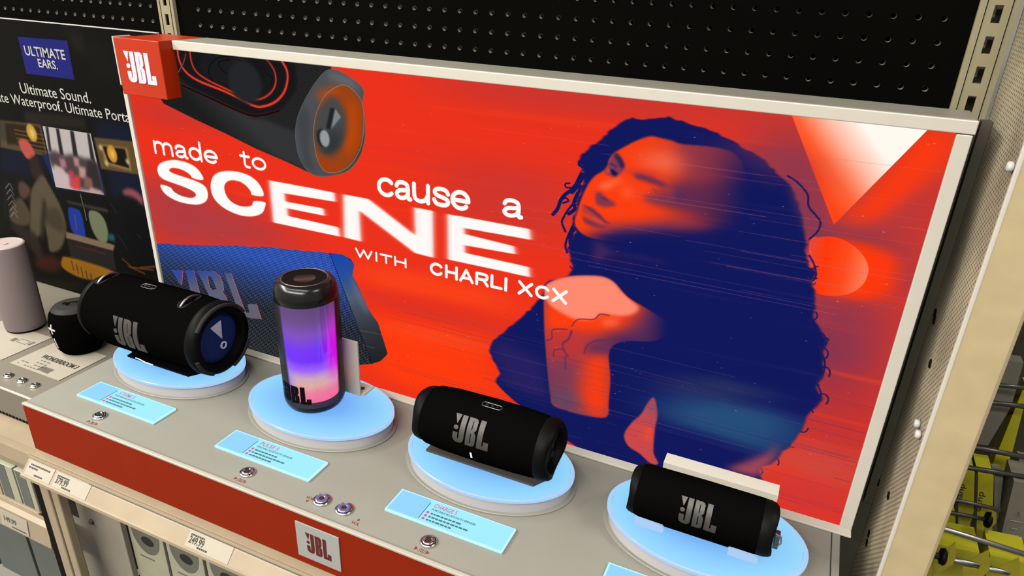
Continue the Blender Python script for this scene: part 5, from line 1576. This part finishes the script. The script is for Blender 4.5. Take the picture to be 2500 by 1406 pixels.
for nm, polys in (('plus_mark', [[[(-.0015, .002), (.0015, .002), (.0015, .0105), (.010, .0105), (.010, .0135), (.0015, .0135), (.0015, .022), (-.0015, .022), (-.0015, .0135), (-.010, .0135), (-.010, .0105), (-.0015, .0105)]]]), ('minus_mark', [rect(-.0015, -.030, .0015, -.008)])):
    bm = flat_polys(bmesh.new(), polys)
    split_long(bm, .004)
    raise_sheet(bm, on_ball, .0008)
    obj(nm, bm, wm, t)

# ------------------------------------------------------------------ price tags on the rails
P0, P1 = Vector((0, -.3165, -.0990)), Vector((0, -.3312, -.1148))
UPV = (P0 - P1).normalized()


def price_tag(x0, x1, price, label, full):
    O = Vector((x0, P1.y, P1.z))
    h = (P0 - P1).length
    nz = EX.cross(UPV)
    t = thing('price_tag', label, 'price tag', O, 'paper price tags on the shelf rails')
    obj('tag_sheet', add_prism(bmesh.new(), [(0, .0004), (x1 - x0, .0004), (x1 - x0, h * 1.12), (0, h * 1.12)], lambda u, v, s: O + EX * u + UPV * v + nz * (.0002 + .0006 * s)), M['paper'], t)
    if price:
        text_on('price', price, O + EX * .004 + UPV * h * .30 + nz * .0008, EX, UPV, .028, h * .48, M['ink'], t, .02)
    bm = bmesh.new()
    rows = ((h * .80, .004, .030), (h * .14, .022, .040)) if price else ((h * .78, .006, .050), (h * .56, .004, .022), (h * .14, .022, .040))
    for v, a, b in rows:
        q = a
        while q < min(b, x1 - x0 - .003):
            d = random.uniform(.0015, .004)
            w_ = [O + EX * (q + uu) + UPV * (v + vv * h * .12) + nz * .0010 for uu, vv in ((0, 0), (d, 0), (d, 1), (0, 1))]
            vs = [bm.verts.new(p) for p in w_]
            bm.faces.new(vs)
            q += d + .0008
    obj('small_print', bm, M['ink'], t)


price_tag(.0120, .0720, None, 'price tag with small print at the left end of the sloped rail', True)
price_tag(.0780, .1560, '379.99', 'second price tag from the left on the sloped rail, reading 379.99', True)
price_tag(.3660, .4480, '249.99', 'price tag near the middle of the sloped rail, reading 249.99', True)
tg = thing('price_tag', 'price tag on the lower shelf edge at the left bottom corner', 'price tag', (-.12, -.319, -.27), 'paper price tags on the shelf rails')
ey = Vector((0, .004, .038)).normalized()
o_ = Vector((-.130, -.3202, -.2885))
obj('tag_sheet', add_prism(bmesh.new(), [(0, 0), (.075, 0), (.075, .034), (0, .034)], lambda u, v, s: o_ + EX * u + ey * v - EY * (.0004 + .0005 * s)), M['paper'], tg)
text_on('price', '149.99', o_ + EX * .010 + ey * .012 - EY * .0012, EX, ey, .034, .011, M['greyink'], tg, .02)
bm = bmesh.new()
for k in range(8):
    add_box(bm, (o_.x + .03 + k * .005, o_.y - .0011, o_.z + .004), (o_.x + .0335 + k * .005, o_.y - .0008, o_.z + .0065))
obj('small_print', bm, M['greyink'], tg)

# ------------------------------------------------------------------ cartons below


def carton(name, x0, x1, y, z0_, z1_, depth, body, label, group, window=None, side=None, panel=None):
    t = thing(name, label, 'carton', ((x0 + x1) / 2, y + depth / 2, z0_), group)
    obj('carton_body', bx((x0, y, z0_), (x1, y + depth, z1_), .0008), body, t)
    w_, h_ = x1 - x0, z1_ - z0_
    if side:
        obj('side_print', bx((x1 - .0001, y + .004, z0_ + .004), (x1 + .0006, y + depth, z1_ - .002)), side, t)
    if window:
        a, b, zc = window
        bm = flat_polys(bmesh.new(), [[arcpts((x0 + x1) / 2, zc, a, b, 0, 350, 28)]])
        for v in bm.verts:
            v.co = Vector((v.co.x, y - .0005, v.co.y))
        obj('oval_print', bm, M['cartongrey'], t, label='dark grey oval printed window')
        bm = flat_polys(bmesh.new(), [[arcpts((x0 + x1) / 2 + .003, zc - b * .35, a * .45, b * .22, 0, 350, 20)]])
        for v in bm.verts:
            v.co = Vector((v.co.x, y - .0008, v.co.y))
        obj('product_print', bm, M['darkgrey'], t)
        obj('line_print', bx((x0 + w_ * .2, y - .0005, zc - b - .012), (x0 + w_ * .62, y, zc - b - .0095)), M['greyink'], t)
    if panel:
        obj('front_print', add_prism(bmesh.new(), panel, lambda u, v, s: (u, y - .0006 + s * .0006, v)), M['slate'], t)
    return t


for k in range(3):
    x = .1230 + k * .0905
    carton('speaker_carton', x, x + .0830, -.2550, -.4390, -.150, .14, M['greenwhite'], ['pale carton with a dark oval, first right of the shelf post', 'pale carton with a dark oval, second right of the shelf post', 'pale carton with a dark oval, third right of the shelf post', 'pale carton with a dark oval, fourth right of the shelf post', 'pale carton with a dark oval, fifth right of the shelf post', 'pale carton with a dark oval, sixth right of the shelf post'][k], 'cartons with oval windows under the main shelf', (.0330, .0480, -.243), M['cartongrey'])
for k in range(3):
    x = -.0910 - k * .0550
    carton('tall_carton', x, x + (.0420 if k == 0 else .0500), -.2960, -.2485, -.168, .12, M['greenwhite'], ['pale green carton with grey stripe, nearest the black channel', 'pale green carton with grey stripe, second from the black channel', 'pale green carton with grey stripe, third from the black channel'][k], 'striped cartons on the lower left shelf', None, None, [(x + .004, -.246), (x + .030, -.246), (x + .030, -.169), (x + .004, -.169)])
for k in range(3):
    x = -.190 - k * .135
    carton('wide_carton', x, x + .125, -.2600, -.540, -.330, .20, M['slate'], ['slate grey carton under the lower left shelf, nearest the post', 'slate grey carton at the left bottom picture corner', 'slate grey carton left of the picture corner'][k], 'slate cartons under the lower left shelf', None, None)

# ------------------------------------------------------------------ hooks and merchandise right of the end panel
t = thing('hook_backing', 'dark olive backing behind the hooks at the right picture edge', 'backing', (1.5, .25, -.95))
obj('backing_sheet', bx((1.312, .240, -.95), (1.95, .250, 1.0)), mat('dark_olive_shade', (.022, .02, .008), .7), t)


def rod(pts, y, r, label, tip=False, m=None):
    a, b = Vector(pts[0]), Vector(pts[1])
    a.y = b.y = y
    zc = (a.z + b.z) / 2
    x0 = 1.3115
    t = thing('display_hook', label, 'hook', (x0, y, zc), 'wire display hooks at the right edge')
    d = (b - a) / (b.x - a.x)
    s = a + d * (x0 - a.x)
    obj('wire_rod', tube([s, a, b], r, 8), m or M['darksteel'], t, True)
    if tip:
        obj('end_tip', lathe([(b.x - .004, .003), (b.x - .003, .0095), (b.x + .001, .0105), (b.x + .003, .008)], 'x', (0, b.y, b.z), 20), M['black'], t, True)
    return t


rod([(1.3666, 0.1200, 0.2006), (1.4019, 0.1200, 0.2056)], .12, .0030, 'topmost dark wire hook at the right edge')
rod([(1.3664, 0.1200, 0.1736), (1.4095, 0.1200, 0.1794)], .12, .0034, 'second dark wire hook from the top at the right edge')
rod([(1.3555, 0.0800, 0.1250), (1.4172, 0.0800, 0.1287)], .08, .0034, 'third dark wire hook from the top at the right edge')
rod([(1.3548, 0.0800, 0.0922), (1.4253, 0.0800, 0.1010)], .08, .0034, 'fourth dark wire hook from the top at the right edge')
rod([(1.3421, 0.0400, 0.0645), (1.3942, 0.0400, 0.0685)], .04, .0026, 'upper wire of the short hook pair beside the tan flange')
rod([(1.3423, 0.0400, 0.0437), (1.3868, 0.0400, 0.0487)], .04, .0026, 'short wire hook with a black oval tip beside the grey carton', True)
rod([(1.3293, -0.0100, 0.0528), (1.4245, -0.0100, 0.0491)], -.01, .0034, 'bright steel front wire sloping across the right bottom corner', False, M['steel'])
rod([(1.3133, -0.0600, 0.0475), (1.3260, -0.0600, 0.0496)], -.06, .0034, 'very short hook with a large black oval tip at the flange', True)
rod([(1.3429, -0.0500, 0.0421), (1.3688, -0.0500, 0.0455)], -.05, .0030, 'low steel hook end between two mustard tags', False, M['steel'])
rod([(1.3776, -0.0500, 0.0447), (1.3992, -0.0500, 0.0469)], -.05, .0030, 'lowest steel hook end at the right bottom corner', False, M['steel'])
t = thing('wire_grid', 'thin upright dark wires between the yellow cartons', 'wire', (1.35, .06, 0))
for a, b in ([(1.3463, 0.0600, 0.0764), (1.3707, 0.0600, -0.0163)], [(1.3620, 0.0600, 0.0996), (1.3843, 0.0600, 0.0109)]):
    obj('wire', tube([a, b], .0016, 6), M['darksteel'], t)


def card(q, y, depth, m, name, label, cat, group, par=None):
    pts = [(p[0], p[2]) for p in q]
    cxm, czm = sum(p[0] for p in pts) / len(pts), min(p[1] for p in pts)
    t = thing(name, label, cat, (cxm, y, czm), group)
    obj('front', add_prism(bmesh.new(), pts, lambda u, v, s: (u, y + s * depth, v)), m, t)
    return t


gy = 'yellow cartons hanging at the right edge'
gg = 'grey cartons at the right edge'
y = .17
card([(1.3743, 0.1700, 0.2148), (1.3989, 0.1700, 0.2168), (1.4040, 0.1700, 0.1487), (1.3954, 0.1700, 0.0804), (1.3737, 0.1700, 0.0775)], y, .02, M['greybox'], 'grey_carton', 'tall grey carton behind the upper hooks beside the flange', 'carton', gg)
card([(1.4093, 0.1700, 0.1868), (1.4144, 0.1700, 0.1871), (1.4252, 0.1700, 0.0790), (1.4089, 0.1700, 0.0765)], y, .02, M['yellow'], 'yellow_carton', 'narrow yellow carton behind the upper hooks', 'carton', gy)
card([(1.4084, 0.1700, 0.0685), (1.4252, 0.1700, 0.0698), (1.4277, 0.1700, 0.0448), (1.4091, 0.1700, 0.0427)], y, .02, M['yellow'], 'yellow_carton', 'small yellow carton between third and fourth hook', 'carton', gy)
card([(1.4359, 0.1700, 0.0716), (1.4583, 0.1700, 0.0731), (1.4660, 0.1700, 0.0470), (1.4386, 0.1700, 0.0448)], y, .02, M['greybox'], 'grey_carton', 'grey carton at the right picture edge below the third hook', 'carton', gg)
y = .10
d1 = card([(1.3578, 0.1000, 0.0726), (1.3722, 0.1000, 0.0748), (1.3874, 0.1000, 0.0134), (1.3905, 0.1000, -0.0262), (1.3735, 0.1000, -0.0251), (1.3593, 0.1000, 0.0499)], y, .05, M['yellow'], 'yellow_carton', 'yellow carton with dark lettering, nearest the flange', 'carton', gy)
d2 = card([(1.3761, 0.1000, 0.0743), (1.3938, 0.1000, 0.0764), (1.4058, 0.1000, 0.0288), (1.4208, 0.1000, -0.0269), (1.4010, 0.1000, -0.0258), (1.3861, 0.1000, 0.0341)], y, .05, M['yellow'], 'yellow_carton', 'yellow carton with dark lettering, left of the grey carton', 'carton', gy)
card([(1.3942, 0.1000, 0.0772), (1.4039, 0.1000, 0.0783), (1.4137, 0.1000, 0.0293), (1.4401, 0.1000, -0.0474), (1.4259, 0.1000, -0.0468), (1.4103, 0.1000, 0.0174)], y, .03, M['greybox'], 'grey_carton', 'narrow grey carton between yellow cartons', 'carton', gg)
for dd, p in ((d1, [(1.3718, 0.1000, 0.0232), (1.3687, 0.1000, 0.0535)]), (d2, [(1.3966, 0.1000, 0.0171), (1.3921, 0.1000, 0.0495)])):
    a, b = Vector(p[0]), Vector(p[1])
    ex = (b - a).normalized()
    eyv = Vector((-ex.z, 0, ex.x))
    L = (b - a).length
    text_on('lettering', 'danp', Vector((a.x, y, a.z)), ex, eyv, L, .0095, M['ink'], dd, .01, .0006)
card([(1.3422, 0.0600, 0.0275), (1.3571, 0.0600, 0.0283), (1.3684, 0.0600, -0.0146), (1.3437, 0.0600, -0.0322)], .06, .04, M['yellow'], 'yellow_carton', 'yellow carton half hidden by the tan flange', 'carton', gy)
gc = card([(1.4063, 0.0700, 0.0965), (1.4246, 0.0700, 0.0973), (1.4480, 0.0700, 0.0113), (1.4166, 0.0700, 0.0076)], .07, .05, M['greybox'], 'grey_carton', 'broad grey carton with a faint emblem at the right edge', 'carton', gg)
p = [(1.4218, 0.0700, 0.0466), (1.4243, 0.0700, 0.0527), (1.4266, 0.0700, 0.0460)]
obj('faint_emblem', tube([(q[0], .0695, q[2]) for q in p], .0012, 6, True), M['greyink'], gc)
for a, b in ([(1.4178, 0.0700, 0.0367), (1.4326, 0.0700, 0.0383)], [(1.4228, 0.0700, 0.0252), (1.4294, 0.0700, 0.0260)], [(1.4191, 0.0700, 0.0139), (1.4339, 0.0700, 0.0163)]):
    obj('faint_line', tube([(a[0], .0696, a[2]), (b[0], .0696, b[2])], .0011, 5), M['greyink'], gc)
card([(1.4239, 0.0850, -0.0043), (1.4473, 0.0850, -0.0008), (1.4537, 0.0850, -0.0289), (1.4336, 0.0850, -0.0325)], .085, .04, M['yellow'], 'yellow_carton', 'yellow carton under the broad grey carton', 'carton', gy)
card([(1.3236, 0.0000, 0.0185), (1.3786, 0.0000, 0.0244), (1.3864, 0.0000, -0.0228), (1.3275, 0.0000, -0.0429)], .0, .05, M['yellow'], 'yellow_carton', 'bright yellow carton low behind the mustard tags', 'carton', gy)
card([(1.3896, 0.0000, 0.0262), (1.4303, 0.0000, 0.0297), (1.4416, 0.0000, -0.0092), (1.3953, 0.0000, -0.0186)], .0, .05, M['yellow'], 'yellow_carton', 'bright yellow carton in the right bottom corner', 'carton', gy)
for q, y, l in (([(1.3856, 0.0360, 0.0664), (1.3909, 0.0360, 0.0642), (1.3945, 0.0360, 0.0508), (1.3880, 0.0360, 0.0279), (1.3841, 0.0360, 0.0414), (1.3891, 0.0360, 0.0461)], .036, 'mustard tag on the short hook beside the grey carton'), ([(1.3306, -0.0660, 0.0795), (1.3367, -0.0660, 0.0569), (1.3365, -0.0660, 0.0479), (1.3214, -0.0660, 0.0214), (1.3166, -0.0660, 0.0436), (1.3270, -0.0660, 0.0417), (1.3293, -0.0660, 0.0530), (1.3269, -0.0660, 0.0697)], -.066, 'mustard tag behind the large black oval tip'),
                ([(1.3672, -0.0560, 0.0751), (1.3756, -0.0560, 0.0476), (1.3694, -0.0560, 0.0259), (1.3547, -0.0560, 0.0189), (1.3496, -0.0560, 0.0398), (1.3648, -0.0560, 0.0432), (1.3662, -0.0560, 0.0522), (1.3535, -0.0560, 0.0530)], -.056, 'mustard tag in the middle of the bottom right corner'), ([(1.3968, -0.0560, 0.0761), (1.4076, -0.0560, 0.0442), (1.3900, -0.0560, 0.0357), (1.3966, -0.0560, 0.0514), (1.3833, -0.0560, 0.0554)], -.056, 'mustard tag nearest the right bottom picture corner')):
    card(q, y, .0014, M['yellow_dark'], 'hook_tag', l, 'tag', 'mustard tags on the hook ends')
